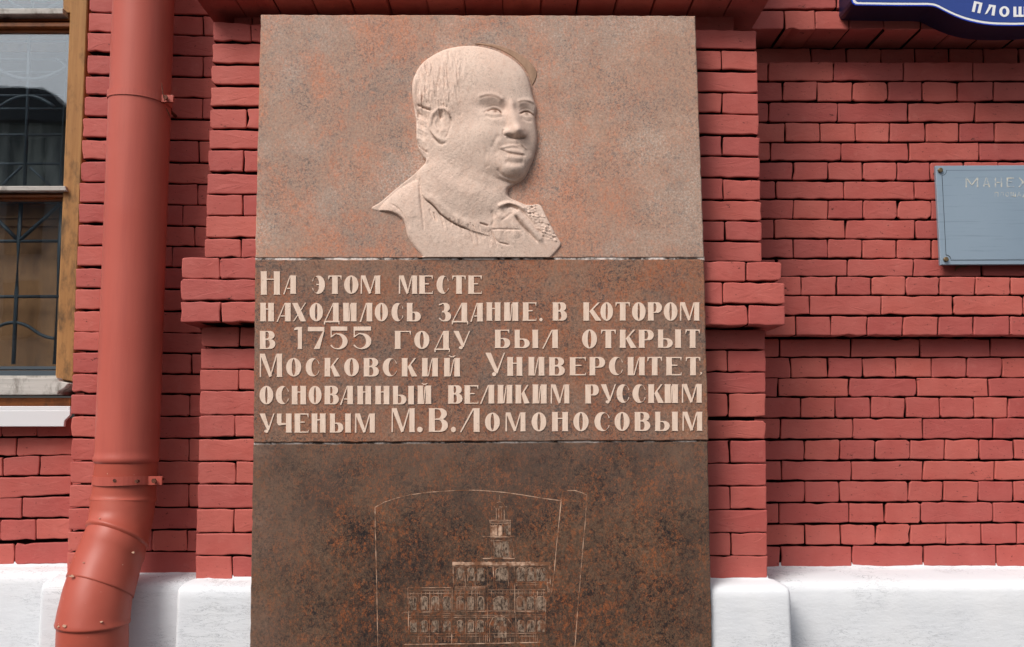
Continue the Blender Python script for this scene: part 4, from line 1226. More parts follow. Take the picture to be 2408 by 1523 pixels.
strip(dens([(500, 1215), (930, 1225)]), 0.0005, g_); strip(dens([(970, 1205), (1230, 1210)]), 0.0009, g_); strip(dens([(1495, 1208), (1690, 1212)]), 0.0009, g_)
strip(dens([(470, 1003), (540, 1003)]), 0.0006, g_)
for xa_, xb_ in ((970, 1230), (1490, 1760), (550, 920)):
    for k in range(5):
        xx = xa_ + (xb_ - xa_) * (k + .5) / 5
        strip(dens([(xx, 1030 + rnd.uniform(-8, 8)), (xx + 3, 1210)]), 0.0004, g_)
for y_ in (812, 1022, 1050, 1208, 1245, 1262, 1405, 1430):
    strip(dens([(945 if y_ < 1000 else (548 if y_ != 1050 else 548), y_), (1750, y_ - 6)], 20), 0.00055, g_)
for xx in range(560, 1750, 34):
    y0_, y1_ = (1035, 1065) if xx < 930 else (1025, 1062)
    strip([(xx, y0_), (xx + 1, y1_)], 0.0005, g_)
    strip([(xx, 1412), (xx, 1480)], 0.0004, g_)
for xx in (1045, 1130, 1240, 1295, 1425, 1480, 1580, 1662, 1765): strip(dens([(xx, 815), (xx + 1, 985)]), 0.0006, g_)
for xx in (632, 730, 832, 1045, 1138, 1240, 1430, 1578, 1662): strip(dens([(xx, 1065), (xx + 2, 1470)]), 0.0005, g_)
g_.obj('engraved_facade', MAT['engrave'], s3)['kind'] = 'stuff'
g_ = G()


def rag(x0, x1, y0, y1, arch=False, thk=0.0006):
    """ragged frosted patch"""
    pts = []
    nx, ny = max(3, int((x1 - x0) / 16)), max(3, int((y1 - y0) / 16))
    j = lambda: rnd.gauss(0, 2.4)
    pts += [(x0 + (x1 - x0) * i / nx + j(), y1 + j()) for i in range(nx)]
    pts += [(x1 + j(), y1 - (y1 - y0) * i / ny) for i in range(ny)]
    if arch: pts += [((x0 + x1) / 2 + (x1 - x0) / 2 * cos(a_) + j() * .4, y0 - (x1 - x0) * .32 * sin(a_) + j() * .4) for a_ in [pi * i / 8 for i in range(8)]]
    else: pts += [(x1 - (x1 - x0) * i / nx, y0 + j()) for i in range(nx)]
    pts += [(x0 + j(), y0 + (y1 - y0) * i / ny) for i in range(ny)]
    q = [XZ(K(*p), YE) for p in pts]
    if area(q) < 0: q = q[::-1]
    g2 = G(); g2.prism(q, YE - thk, YE + 0.001)
    return g2


rag(930, 1795, 772, 802).obj('engraved_cornice', MAT['engrave'], s3)
rag(1270, 1325, 450, 540).obj('engraved_window', MAT['engrave'], s3); rag(1338, 1366, 450, 540).obj('engraved_window', MAT['engrave'], s3); rag(1405, 1446, 420, 535).obj('engraved_window', MAT['frost'], s3)
rag(1300, 1362, 595, 730).obj('engraved_window', MAT['frost'], s3); rag(1368, 1426, 592, 730).obj('engraved_window', MAT['frost'], s3)


def window_e(x0, x1, y0, y1, mat='frost'):
    o = rag(x0, x1, y0 + (x1 - x0) * .3, y1, True).obj('engraved_window', MAT[mat], s3)
    g3 = G()
    xm, hw = (x0 + x1) / 2, (x1 - x0) / 2
    arc = [(xm + hw * cos(a_), y0 + hw * .6 - hw * .6 * sin(a_)) for a_ in [pi * i / 8 for i in range(9)]]
    strip([(x1, y1)] + arc + [(x0, y1)], 0.0005, g3)
    g3.f = g3.f; g3.obj('engraved_frame', MAT['engrave'], s3)


for x0, x1 in ((972, 1040), (1065, 1125), (1150, 1215), (1310, 1420), (1500, 1570), (1590, 1655), (1670, 1750)):
    window_e(x0, x1, 820, 940)
for x0, x1 in ((550, 615), (655, 712), (748, 815), (848, 915), (972, 1035), (1062, 1120), (1150, 1212), (1290, 1420), (1500, 1570), (1585, 1650), (1672, 1745)):
    window_e(x0, x1, 1075, 1195)
for x0, x1 in ((560, 620), (655, 712), (750, 812), (850, 918), (975, 1030), (1070, 1118), (1150, 1208), (1508, 1565), (1592, 1655), (1682, 1745)):
    window_e(x0, x1, 1285, 1390)
rag(1300, 1410, 1290, 1440, True).obj('engraved_door', MAT['frost'], s3)

# --- carved portrait: one continuous relief in the upper slab
BX0, BX1, BY0, BY1, ST = 20, 1370, 40, 1512, 4.0
def BZ(x, y): return ((1360 + x / 1.7916) * 0.62708, (130 + y / 1.7916) * 0.62708)


gx = np.arange(BX0, BX1 + ST, ST); gy = np.arange(BY0, BY1 + ST, ST)
XX, YY = np.meshgrid(gx, gy)


def segdist(pts, closed=False):
    """distance to a polyline and the parameter (0..1) of the nearest point"""
    best = np.full(XX.shape, 1e9); par = np.zeros(XX.shape)
    P = list(pts) + ([pts[0]] if closed else [])
    L = [math.hypot(P[i + 1][0] - P[i][0], P[i + 1][1] - P[i][1]) for i in range(len(P) - 1)]
    tot = sum(L); acc = 0
    for i in range(len(P) - 1):
        ax, ay = P[i]; bx, by = P[i + 1]
        dx, dy = bx - ax, by - ay
        t_ = np.clip(((XX - ax) * dx + (YY - ay) * dy) / (dx * dx + dy * dy + 1e-9), 0, 1)
        d = np.hypot(XX - ax - t_ * dx, YY - ay - t_ * dy)
        m_ = d < best
        best = np.where(m_, d, best); par = np.where(m_, (acc + t_ * L[i]) / tot, par)
        acc += L[i]
    return best, par


def inside(pts):
    c = np.zeros(XX.shape, bool); n = len(pts)
    for i in range(n):
        x1, y1 = pts[i]; x2, y2 = pts[(i + 1) % n]
        if y1 == y2: continue
        cond = ((y1 > YY) != (y2 > YY)) & (XX < (x2 - x1) * (YY - y1) / (y2 - y1) + x1)
        c ^= cond
    return c


def cr_spline(pts, k=5, closed=True):
    out = []; n = len(pts)
    for i in range(n if closed else n - 1):
        if closed: p0, p1, p2, p3 = pts[i - 1], pts[i], pts[(i + 1) % n], pts[(i + 2) % n]
        else: p0, p1, p2, p3 = pts[max(i - 1, 0)], pts[i], pts[i + 1], pts[min(i + 2, n - 1)]
        for j in range(k):
            t_ = j / k
            out.append(tuple(0.5 * (2 * p1[a_] + (p2[a_] - p0[a_]) * t_ + (2 * p0[a_] - 5 * p1[a_] + 4 * p2[a_] - p3[a_]) * t_ ** 2 + (-p0[a_] + 3 * p1[a_] - 3 * p2[a_] + p3[a_]) * t_ ** 3) for a_ in (0, 1)))
    if not closed: out.append(pts[-1])
    return out


def smax(a, b, k=18.0):
    h = np.clip(0.5 + 0.5 * (a - b) / k, 0, 1)
    return b + (a - b) * h + k * h * (1 - h)


def smin(a, b, k=18.0): return -smax(-a, -b, k)


def ellip(cx, cy, rx, ry, hz, rot=0.0, pw=0.5):
    c, s_ = cos(radians(rot)), sin(radians(rot))
    u = ((XX - cx) * c + (YY - cy) * s_) / rx; v = (-(XX - cx) * s_ + (YY - cy) * c) / ry
    r2 = u * u + v * v
    return np.where(r2 < 1, hz * np.power(np.clip(1 - r2, 0, 1), pw), -60 * (np.sqrt(r2) - 1))


def gau(cx, cy, rx, ry, amp, rot=0.0, p=2.0):
    c, s_ = cos(radians(rot)), sin(radians(rot))
    u = ((XX - cx) * c + (YY - cy) * s_) / rx; v = (-(XX - cx) * s_ + (YY - cy) * c) / ry
    return amp * np.exp(-np.power(u * u + v * v, p / 2))


def ridge(pts, wd, amp, k=5, taper=True):
    """gaussian ridge (amp>0) or groove (amp<0); wd, amp may be (start, end)"""
    P = cr_spline(pts, k, False) if len(pts) > 2 else pts
    d, t_ = segdist(P)
    w = wd[0] + (wd[1] - wd[0]) * t_ if isinstance(wd, tuple) else wd
    a = amp[0] + (amp[1] - amp[0]) * t_ if isinstance(amp, tuple) else amp
    r = a * np.exp(-(d / w) ** 2)
    if taper: r = r * np.clip(np.minimum(t_, 1 - t_) * 8 + 0.12, 0, 1)
    return r


def side(pts):
    """signed side of a polyline (positive below/right when drawn left to right)"""
    P = cr_spline(pts, 4, False)
    best = np.full(XX.shape, 1e9); sg = np.zeros(XX.shape)
    for i in range(len(P) - 1):
        ax, ay = P[i]; bx, by = P[i + 1]; dx, dy = bx - ax, by - ay
        t_ = np.clip(((XX - ax) * dx + (YY - ay) * dy) / (dx * dx + dy * dy + 1e-9), 0, 1)
        d = np.hypot(XX - ax - t_ * dx, YY - ay - t_ * dy); cr_ = dx * (YY - ay) - dy * (XX - ax)
        m_ = d < best; best = np.where(m_, d, best); sg = np.where(m_, np.sign(cr_), sg)
    return best * sg


SIL = cr_spline([(55, 1152), (110, 1120), (190, 1050), (270, 985), (345, 925), (420, 850), (400, 818), (378, 770), (362, 720), (358, 640), (355, 560), (337, 450), (328, 340), (345, 265), (385, 195),
                 (445, 145), (520, 103), (600, 78), (700, 66), (790, 72), (880, 94), (960, 130), (1040, 185), (1092, 245), (1124, 320), (1140, 390), (1156, 445), (1168, 482), (1160, 545), (1168, 620), (1174, 690),
                 (1166, 755), (1152, 810), (1134, 858), (1112, 910), (1085, 958), (1040, 990), (1005, 1010), (975, 1040), (985, 1085), (1055, 1118), (1115, 1140), (1190, 1135), (1228, 1200), (1275, 1290), (1308, 1350), (1335, 1400),
                 (1310, 1445), (1262, 1500), (1255, 1530), (420, 1530), (398, 1485), (340, 1420), (298, 1350), (285, 1290), (262, 1235), (205, 1195), (140, 1180), (70, 1172)], 4)
dS, _ = segdist(SIL, True)
ins = inside(SIL)
sd = np.where(ins, dS, -dS)
# volumes
cran = ellip(735, 370, 412, 330, 212, 4, 0.5)
face = ellip(900, 590, 290, 410, 218, -6, 0.5)
cheekm = ellip(740, 720, 330, 260, 185, 12, 0.55)
jaw = ellip(985, 850, 170, 150, 205, -8, 0.5)
head = smax(smax(smax(cran, face, 70), cheekm, 60), jaw, 40)
nape = ellip(510, 700, 160, 300, 105, 0, 0.5)
neck = ellip(690, 990, 350, 270, 140, 30, 0.5)
tors = ellip(760, 1420, 640, 420, 92, 6, 0.45)
shl = ellip(360, 1180, 330, 190, 66, -32, 0.5)
body = smax(smax(neck, tors, 30), smax(nape, shl, 30), 30)
# jaw line: the head stands well proud of the neck
jl = side([(560, 770), (640, 850), (740, 915), (850, 950), (930, 962), (1010, 985), (1080, 965)])
headm = np.where(jl > 0, head - np.clip(jl, 0, 200) * (0.12 + 3.2 * np.clip((XX - 860) / 170, 0, 1)), head)
hgt = smax(headm, body, 44)
rim = np.clip(sd / (150 + 130 * np.clip((YY - 850) / 150, 0, 1)), 0, 1)
edge = 11 * np.clip(sd / 12, 0, 1) + 215 * np.sqrt(np.clip(1 - (1 - rim) ** 2, 0, 1))
hgt = smin(hgt, edge, 24)
right_edge = np.clip((XX - 1020) / 120, 0, 1) * np.clip((900 - YY) / 200, 0, 1)
base0 = hgt.copy()
# forehead, brow, sockets
hgt += gau(900, 260, 200, 120, 20) + gau(1050, 330, 70, 80, 7)
hgt += ridge([(775, 446), (840, 432), (900, 440), (945, 470)], 22, (9, 14)) + ridge([(1040, 474), (1085, 460), (1130, 452), (1158, 468)], 18, (13, 9))
hgt += gau(868, 508, 92, 36, -32, 6) + gau(1098, 522, 62, 34, -30, 0) + gau(955, 505, 26, 46, -17, 10) + gau(1030, 500, 16, 34, -8)
hgt += gau(878, 530, 54, 24, 13, 6) + gau(1102, 540, 44, 21, 12)
for P_ in ([(812, 536), (850, 514), (890, 508), (922, 522), (940, 548)], [(1050, 545), (1080, 522), (1112, 518), (1145, 532), (1158, 545)]):
    hgt += ridge(P_, 6, 5)
    hgt += ridge([(x_, y_ + 8) for x_, y_ in P_], 4.5, -9)
    hgt += ridge([(x_, y_ - 15) for x_, y_ in P_], 6, -3)
hgt += ridge([(828, 546), (868, 556), (905, 553), (936, 548)], 5, 3) + ridge([(825, 560), (868, 578), (912, 574), (945, 560)], 8, -5) + ridge([(1060, 554), (1095, 566), (1140, 560)], 5, 3) + ridge([(1062, 572), (1100, 590), (1140, 585)], 8, -5)
hgt += gau(896, 526, 12, 11, -9) + gau(1108, 536, 11, 10, -8)
hgt += gau(893, 597, 60, 20, 5, 8) + ridge([(935, 560), (965, 600), (955, 650)], 16, -6)
# nose
hgt += ridge([(996, 440), (1004, 500), (1020, 565), (1036, 630), (1046, 665)], (26, 44), (12, 56), taper=False) * np.clip((YY - 420) / 60, 0, 1)
hgt += gau(1044, 664, 44, 34, 26) + gau(972, 676, 26, 24, 26) + gau(1090, 690, 16, 20, 16)
hgt += gau(1003, 698, 18, 7, -24, 6) + gau(1074, 704, 12, 6, -20)
hgt += ridge([(945, 655), (945, 685), (962, 704)], 6, -10) + ridge([(962, 706), (1010, 712), (1060, 716), (1095, 706)], 9, -13)
hgt += gau(1030, 738, 60, 18, 4) + ridge([(1042, 722), (1046, 752)], 7, -5)
# mouth and chin
hgt += ridge([(905, 782), (955, 770), (1005, 762), (1052, 768), (1100, 790)], 12, (3, 7)) + ridge([(950, 800), (1000, 792), (1050, 796), (1095, 808)], 14, 7)
hgt += ridge([(915, 786), (950, 794), (1005, 812), (1055, 817), (1095, 820)], 6, (-3, -11)) + ridge([(968, 836), (1020, 842), (1075, 840)], 17, 7) + ridge([(955, 868), (1010, 878), (1085, 868)], 18, -10)
hgt += gau(1020, 915, 78, 42, 20, -4) + gau(895, 800, 16, 22, -3) + ridge([(928, 690), (890, 735), (866, 785)], 18, -6) + gau(815, 680, 105, 85, 18, 0) + gau(850, 870, 70, 60, 14, -20) + ridge([(840, 790), (825, 850), (845, 905)], 16, -6) + gau(905, 735, 30, 42, 7, 30)
hgt += ridge([(905, 905), (940, 950), (1010, 975)], 14, -5)
# ear
hgt += gau(520, 615, 80, 130, 8)
hgt += ridge([(590, 575), (575, 530), (540, 508), (497, 520), (462, 558), (452, 620), (470, 672), (510, 705), (548, 722)], 12, 12)
hgt += gau(530, 555, 16, 28, -24, 10) + gau(500, 610, 24, 34, -5) + gau(540, 650, 14, 18, 10) + ridge([(586, 560), (596, 600), (588, 640), (560, 710)], 8, -6) + ridge([(448, 610), (470, 690), (525, 738), (570, 728)], 8, -9)
hgt += ridge([(500, 560), (486, 610), (505, 660)], 9, 7)
for P_, w_, a_ in [([(815, 534), (850, 514), (890, 509), (922, 522), (942, 548)], 5.5, -13), ([(1050, 546), (1080, 524), (1112, 519), (1145, 532), (1162, 548)], 5.5, -13), ([(780, 448), (850, 430), (905, 442), (945, 478)], 8, -5), ([(1040, 478), (1090, 458), (1160, 470)], 7, -5),
                    ([(950, 690), (985, 700), (1030, 712), (1085, 704), (1098, 690)], 6, -12), ([(985, 806), (1040, 815), (1090, 821)], 5, -3), ([(905, 905), (930, 945), (985, 968), (1050, 966)], 8, -8), ([(905, 690), (885, 740), (872, 775)], 10, -3)]:
    hgt += ridge(P_, w_, a_)
hgt += ridge([(925, 778), (965, 768), (1010, 760), (1045, 764)], 9, 5) + ridge([(1050, 762), (1070, 756), (1105, 778)], 9, 7)
# hair
hn = np.zeros(XX.shape)
hz_ = np.clip((770 - XX - (YY - 100) * 0.25) / 140, 0, 1) * np.clip((620 - YY) / 80, 0, 1) * ins
for k in range(210):
    x_ = nprs.uniform(345, 720); y_ = nprs.uniform(110, 560); l_ = nprs.uniform(60, 150)
    an = radians(80 + (x_ - 550) * 0.06 + nprs.uniform(-12, 12)) + (0.5 if x_ < 480 else 0) * 0.4
    dx, dy = cos(an) * l_, sin(an) * l_
    m_x0, m_x1 = x_ - 130, x_ + 130
    hn += ridge([(x_, y_), (x_ + dx * .5 + nprs.uniform(-6, 6), y_ + dy * .5), (x_ + dx, y_ + dy)], nprs.uniform(3.5, 6), nprs.choice([-1, 1]) * nprs.uniform(3, 7.5), 3)
detail0 = hgt.copy()
hgt += np.clip(hn, -16, 16) * hz_
hgt += ridge([(340, 285), (344, 400), (358, 500), (362, 620), (366, 720), (395, 800), (425, 845)], 13, 15, taper=False) * ins
hgt += ridge([(372, 300), (368, 420), (380, 490)], 9, -7) + ridge([(368, 466), (405, 490), (462, 516)], 7, -20) + ridge([(360, 700), (385, 752), (440, 795)], 8, -16) + ridge([(392, 520), (398, 620), (404, 720)], 12, -8)
hgt += ridge([(640, 480), (665, 540), (650, 560)], 7, -5)
# neck folds, collar, coat
hgt += ridge([(640, 930), (740, 985), (840, 1020), (905, 1040)], 30, -7) + ridge([(440, 860), (520, 960), (640, 1040), (780, 1100)], 40, 9)
cl = side([(380, 955), (388, 1030), (415, 1098), (470, 1142), (530, 1208), (620, 1268), (722, 1312), (830, 1345)])
hgt += np.where(cl > 0, -18 * np.exp(-(cl / 90) ** 2), 0) * np.clip((XX - 370) / 40, 0, 1) * np.clip((880 - XX) / 90, 0, 1) * ins
hgt += ridge([(412, 1096), (470, 1142), (530, 1208), (620, 1268), (722, 1312)], 6, -17) + ridge([(425, 1070), (490, 1118), (555, 1180), (640, 1236), (740, 1280)], 20, 10)
hgt += ridge([(378, 960), (388, 1100), (402, 1230), (412, 1330)], 8, -9) + ridge([(180, 1128), (240, 1170), (280, 1225), (312, 1300)], 6, -10) + ridge([(240, 1060), (300, 1120), (345, 1240)], 30, 7)
for k in range(46):
    x_ = 430 + k * 10 + nprs.uniform(-5, 5); y_ = 1150 + (x_ - 430) * 0.36 + nprs.uniform(0, 30); l_ = nprs.uniform(50, 130)
    hgt += ridge([(x_, y_), (x_ + l_ * .22, y_ + l_ * .6), (x_ + l_ * .34, y_ + l_)], nprs.uniform(3.5, 6), nprs.uniform(-14, 6), 3) * ins
hgt += ridge([(850, 1300), (878, 1350), (912, 1392), (990, 1408)], 6, -15) + ridge([(785, 1264), (845, 1282)], 6, -16) + ridge([(860, 1308), (940, 1306), (1068, 1310)], 5, -12)
hgt += ridge([(868, 1180), (880, 1240), (866, 1290)], 10, -8) + ridge([(905, 1160), (950, 1140), (990, 1132), (1050, 1150), (1105, 1180)], 14, 24) + ridge([(960, 1158), (1000, 1150), (1050, 1176)], 8, -20)
hgt += ridge([(1010, 1176), (1075, 1240), (1150, 1320), (1215, 1395)], 24, 26) + ridge([(1024, 1212), (1060, 1266), (1120, 1330), (1185, 1400)], 9, -24) + ridge([(1050, 1168), (1120, 1240), (1190, 1330), (1240, 1400)], 9, -16)
hgt += ridge([(930, 1250), (985, 1210), (1010, 1195)], 6, -6) + ridge([(920, 1390), (945, 1330), (985, 1290)], 5, -4) + ridge([(900, 1200), (960, 1230), (1010, 1290), (1040, 1370)], 26, 12) + ridge([(935, 1180), (990, 1250), (1010, 1340)], 10, -8) + ridge([(880, 1220), (915, 1280), (930, 1380)], 16, 9)
lump = np.zeros(XX.shape)
for k in range(230):
    t_ = nprs.uniform(0, 1); x_ = 1110 + t_ * 170 + nprs.uniform(-45, 45); y_ = 1135 + t_ * 250 + nprs.uniform(-20, 20)
    lump += gau(x_, y_, nprs.uniform(5, 10), nprs.uniform(3, 6), nprs.uniform(-12, 12), 20)
hgt += lump * ins
# wig roll at the nape
for k in range(9):
    y_ = 520 + k * 34
    hgt += ridge([(362, y_), (395, y_ + 16), (432, y_ + 44)], 8, 6 if k % 2 else -5) * ins * np.clip((450 - XX) / 40, 0, 1)
# chisel texture everywhere but the smooth face
tex = np.zeros(XX.shape)
for (fx, fy, am) in ((0.031, 0.022, 1.5), (0.07, 0.05, 1.0), (0.13, 0.17, 0.7)):
    ph = nprs.uniform(0, 6, 4)
    tex += am * (np.sin(XX * fx + ph[0] + 1.3 * np.sin(YY * fy * .8 + ph[1])) * np.sin(YY * fy + ph[2] + 1.1 * np.sin(XX * fx * .7 + ph[3])))
smooth_face = np.exp(-(((XX - 930) / 240) ** 2 + ((YY - 560) / 420) ** 2) ** 2)
hgt += tex * (1 - 0.85 * smooth_face) * ins + nprs.normal(0, 0.9, XX.shape) * (1 - 0.8 * smooth_face) * ins
hgt = np.where(sd > 0, np.maximum(hgt, 6 * np.clip(sd / 6, 0, 1)), np.maximum(-40, sd * 3.0))
# shade painted dark into carved lids, brows, nose, mouth and folds, with dirt lines
stain_shade = np.zeros(XX.shape)
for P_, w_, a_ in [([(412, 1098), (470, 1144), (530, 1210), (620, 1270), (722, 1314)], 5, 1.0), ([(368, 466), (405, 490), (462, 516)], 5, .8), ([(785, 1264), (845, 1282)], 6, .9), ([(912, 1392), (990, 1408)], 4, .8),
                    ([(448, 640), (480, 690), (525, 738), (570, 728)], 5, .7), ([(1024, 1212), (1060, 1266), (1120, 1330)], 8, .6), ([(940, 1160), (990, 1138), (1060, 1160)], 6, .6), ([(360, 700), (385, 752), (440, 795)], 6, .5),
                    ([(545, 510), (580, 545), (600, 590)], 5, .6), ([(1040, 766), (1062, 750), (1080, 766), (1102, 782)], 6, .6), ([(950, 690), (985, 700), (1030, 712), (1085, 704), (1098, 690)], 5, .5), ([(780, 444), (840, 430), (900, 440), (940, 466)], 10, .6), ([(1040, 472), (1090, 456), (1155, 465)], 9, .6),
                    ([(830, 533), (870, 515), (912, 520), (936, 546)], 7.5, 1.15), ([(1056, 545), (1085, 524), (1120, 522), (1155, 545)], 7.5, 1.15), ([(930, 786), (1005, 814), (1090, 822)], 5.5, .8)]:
    stain_shade = np.maximum(stain_shade, np.abs(ridge(P_, w_, a_)))
stain_shade = np.maximum(stain_shade, gau(893, 529, 15, 12, 1.0)); stain_shade = np.maximum(stain_shade, gau(1104, 539, 13, 11, .9))

HS = 0.00052 * 0.64
hgt = np.where(sd > 0, base0 * 0.74 + (hgt - base0) * 1.05, hgt)
hgt = np.where(sd > 0, hgt * (0.30 + 0.70 * np.sin(np.clip((1510 - YY) / 420, 0, 1) * pi / 2)), hgt)
YB = Y_SLAB - 0.024
vid = -np.ones(XX.shape, int); V = []; SV = []
keep = sd > -9
kp = keep.copy()
# top-left of grid to world on the middle depth of the relief
for r_ in range(XX.shape[0]):
    for c_ in range(XX.shape[1]):
        if kp[r_, c_]:
            px, py = BZ(XX[r_, c_], YY[r_, c_])
            p = at(px, py, YB)
            vid[r_, c_] = len(V)
            V.append((p.x, Y_SLAB - hgt[r_, c_] * HS, p.z)); SV.append(float(stain_shade[r_, c_]))
Fc = []
zcut = at(1000, 606, Y_SLAB).z
for r_ in range(XX.shape[0] - 1):
    for c_ in range(XX.shape[1] - 1):
        a_, b_, c2, d_ = vid[r_, c_], vid[r_, c_ + 1], vid[r_ + 1, c_ + 1], vid[r_ + 1, c_]
        if a_ >= 0 and b_ >= 0 and c2 >= 0 and d_ >= 0:
            Fc.append((a_, d_, c2, b_))
V = [(x_, y_, max(z_, zcut)) for x_, y_, z_ in V]
bust = obj('portrait_relief', V, Fc, MAT['carved'], s1, smooth=True)
bust['label'] = 'pale carved head and shoulders of a man in a coat turned to the right'
att_ = bust.data.attributes.new('stain_shade', 'FLOAT', 'POINT')
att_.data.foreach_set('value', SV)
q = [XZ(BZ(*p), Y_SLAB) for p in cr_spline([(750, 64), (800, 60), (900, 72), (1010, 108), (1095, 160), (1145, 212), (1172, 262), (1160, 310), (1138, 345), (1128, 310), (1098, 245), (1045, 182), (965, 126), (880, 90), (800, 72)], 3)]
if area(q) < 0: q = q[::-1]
g_ = G(); g_.prism(q, Y_SLAB - 0.0026, Y_SLAB + 0.002, 0.0024); g_.obj('carved_hair_shadow', MAT['hair'], s1)['label'] = 'carved fringe of hair behind the forehead, head shadow painted in as brown'
# ------------------------------------------------------------------ blue street sign on the cornice
SY0, SY1 = 0.045, Y_CORN - 0.004
def SGN(x, y): return A(x, y)


def cv(pts, k=6): return cr_spline(pts, k, False)


def sign_outline(d):
    """face outline in zoomed-picture units, inset by d; mirrored about the bulge axis"""
    CX = 2330.0
    left = [(1187 + d, -420), (1187 + d, 5 - d), (1194 + d * .9, 26 - d * .8), (1212 + d * .7, 40 - d), (1240, 42 - d), (1500, 46 - d), (1730, 47 - d), (1765, 50 - d)]
    curve = cv([(1765, 50 - d), (1800, 62 - d), (1850, 88 - d), (1920, 121 - d), (2000, 150 - d), (2100, 173 - d), (2200, 184 - d), (2330, 187 - d)], 3)
    half = left + curve[1:]
    full = half + [(2 * CX - x_, y_) for x_, y_ in half[::-1][1:]]
    return full


def sgn_world(pts, Y): return [XZ(SGN(*p), Y) for p in pts]


sg = empty('street_sign', at(SGN(2330, 50)[0], SGN(2330, 100)[1], SY1), 'blue street name sign box with white border line and white lettering on the brick cornice', 'sign')
g_ = G()
q = sgn_world(sign_outline(0), SY0)
if area(q) < 0: q = q[::-1]
g_.prism(q, SY0, SY1, 0.002); g_.obj('sign_box', MAT['navy'], sg)
q = sgn_world(sign_outline(1.5), SY0)
if area(q) < 0: q = q[::-1]
g_ = G(); g_.prism(q, SY0 - 0.0012, SY0 + 0.001); g_.obj('sign_rim', MAT['blue2'], sg)
q = sgn_world(sign_outline(9), SY0)
if area(q) < 0: q = q[::-1]
g_ = G(); g_.prism(q, SY0 - 0.0020, SY0 + 0.001); g_.obj('sign_border', MAT['swhite'], sg)
q = sgn_world(sign_outline(24), SY0)
if area(q) < 0: q = q[::-1]
g_ = G(); g_.prism(q, SY0 - 0.0028, SY0 + 0.001); g_.obj('sign_face', MAT['blue'], sg)
CXs = 2330 + 60
word = [('П', 2046, 2106, 16, 92, -13), ('Л', 2135, 2203, 36, 109, -8), ('О', 2232, 2303, 47, 122, -3), ('Щ', 2332, 2425, 50, 122, 0), ('А', 2462, 2530, 47, 122, 4), ('Д', 2556, 2630, 34, 104, 9), ('Ь', 2660, 2716, 16, 92, 13)]
for ch, x0, x1, a_, b_, ro in word:
    letter(ch, SGN, x0, x1, a_, b_, 20, 14, SY0 - 0.0028, 0.0012, 'swhite', sg, rot=radians(ro) if ch != 'О' else 0, serif=False)

# ------------------------------------------------------------------ grey metal plate on the right-hand wall
GY = Y_WALL - 0.050
def PT(x, y): return ((3440 + x / 3.4625) * 0.62708, (580 + y / 3.4614) * 0.62708)


gp = empty('metal_plate', at(PT(1385, 800)[0] + 20, PT(1385, 1430)[1], Y_WALL), 'grey blue metal wall plate with faint worn lettering and bolts in its corners', 'plaque')
PW = 2 * 1690
def pl_pts(d):   # outline with notched corners at inset d
    return None


g_ = G()
q = [XZ(PT(*p), GY) for p in [(236, 146), (3100, 130), (3130, 1425), (302, 1437)]][::-1]
g_.prism(q, GY, GY + 0.016, 0.0025); g_.obj('plate_body', MAT['plate'], gp)


def lerp_plate(u, v):
    """u, v in 0..1 across the plate"""
    tl, tr, br, bl = (236, 146), (3100, 130), (3130, 1425), (302, 1437)
    xt = tl[0] + (tr[0] - tl[0]) * u; yt_ = tl[1] + (tr[1] - tl[1]) * u; xb_ = bl[0] + (br[0] - bl[0]) * u; yb_ = bl[1] + (br[1] - bl[1]) * u
    return (xt + (xb_ - xt) * v, yt_ + (yb_ - yt_) * v)


u0, v0 = 0.026, 0.047; cu, cvv = 0.022, 0.052
line = []
for (cx_, cy_, a0, a1) in ((u0, v0, 90, 0), (1 - u0, v0, 180, 90), (1 - u0, 1 - v0, 270, 180), (u0, 1 - v0, 360, 270)):
    for k in range(7):
        a_ = radians(a0 + (a1 - a0) * k / 6)
        line.append((cx_ + cu * cos(a_), cy_ + cvv * sin(a_)))
Wl = [XZ(PT(*lerp_plate(*p)), GY) for p in line]
if area(Wl) < 0: Wl = Wl[::-1]
g_ = G(); g_.prism(Wl, GY - 0.0008, GY + 0.001); g_.obj('groove', MAT['groove'], gp)
g_ = G(); g_.prism(offset(Wl, 0.0016), GY - 0.0022, GY + 0.001); g_.obj('inner_panel', MAT['plate'], gp)
for p in ((293, 210), (366, 1365), (3040, 195), (3068, 1362)):
    w_ = at(*PT(*p), GY)
    g_ = G(); g_.tube([w_ + Vector((0, -0.010, 0)), w_ + Vector((0, -0.008, 0)), w_ + Vector((0, 0.004, 0)), w_ + Vector((0, 0.055, 0))], [0.007, 0.0095, 0.0095, 0.005], 8)
    g_.obj('screw', MAT['screw'], gp)
xx = 625
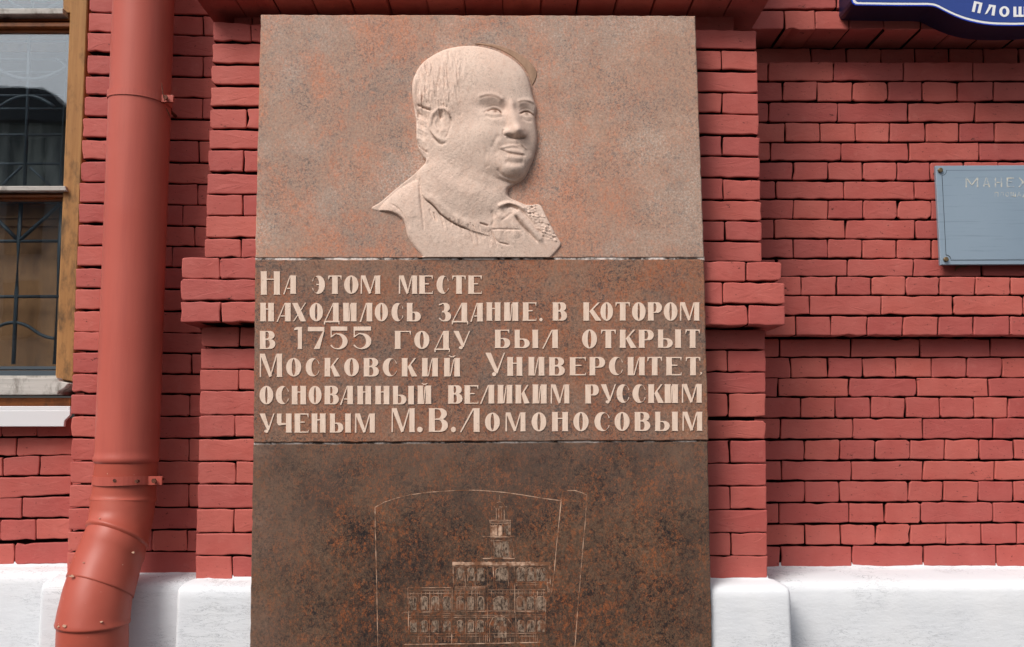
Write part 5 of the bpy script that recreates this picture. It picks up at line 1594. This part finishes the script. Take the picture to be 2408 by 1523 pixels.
for i, ch in enumerate('МАНЕЖНАЯ'):
    w_ = 165 if ch in 'МЖ' else 95
    letter(ch, PT, xx, xx + w_ - 0, 303, 427, 17, 12, GY - 0.0022, 0.0005, 'gilt', gp, serif=False)
    xx += w_ + 60
xx = 1003
for i, ch in enumerate('ПЛОЩАДЬ'):
    w_ = 62 if ch == 'Щ' else 48
    letter(ch, PT, xx, xx + w_, 490, 548, 8, 7, GY - 0.0022, 0.0004, 'gilt', gp, serif=False)
    xx += w_ + 22
g_ = G(); g_.tube([at(*PT(490, 1515), Y_WALL - 0.012), at(*PT(510, 1470), Y_WALL - 0.02), at(*PT(560, 1452), Y_WALL - 0.015), at(*PT(640, 1455), Y_WALL - 0.002)], [0.002, 0.004, 0.004, 0.002], 8)
g_.obj('hanger', MAT['screw'], gp)

# ------------------------------------------------------------------ ground and the street behind the camera (mirrored in the window)
g_ = G()
g_.add([(-1500, -1500, 0), (1500, -1500, 0), (1500, 1500, 0), (-1500, 1500, 0)], [(0, 1, 2, 3)])
setp(g_.obj('pavement', MAT['paving'], None, (0, 0, 0)), kind='structure')
ob = empty('stucco_building', (-26, -38, 0), 'grey stucco building with a gabled roof, mirrored in the window panes', 'building')
HB = 14.0
g_ = G(); g_.box(-42, -8, -50, -38, 0, HB)
fw = g_.obj('wall', MAT['stucco'], ob)
g_ = G(); g_.add([(-43, -37.4, HB), (-7, -37.4, HB), (-7, -51, HB), (-43, -51, HB), (-38, -44, HB + 0.5), (-12, -44, HB + 0.5)], [(0, 1, 5, 4), (2, 3, 4, 5), (1, 2, 5), (3, 0, 4), (3, 2, 1, 0)])
g_.obj('roof', MAT['roof'], ob)
g_ = G(); g_.prism([(-42, HB), (-17.7, HB), (-19.2, HB + 1.4), (-42, HB + 1.3)], -37.3, -40)
g_.obj('gable', MAT['roof'], ob)
for i in range(10):
    for z in (1.5, 5.2, 8.6, 11.2):
        g_ = G(); x = -40.6 + i * 3.3
        g_.box(x, x + 1.5, -37.98, -37.9, z, z + 2.3); g_.obj('window', MAT['farwin'], ob)
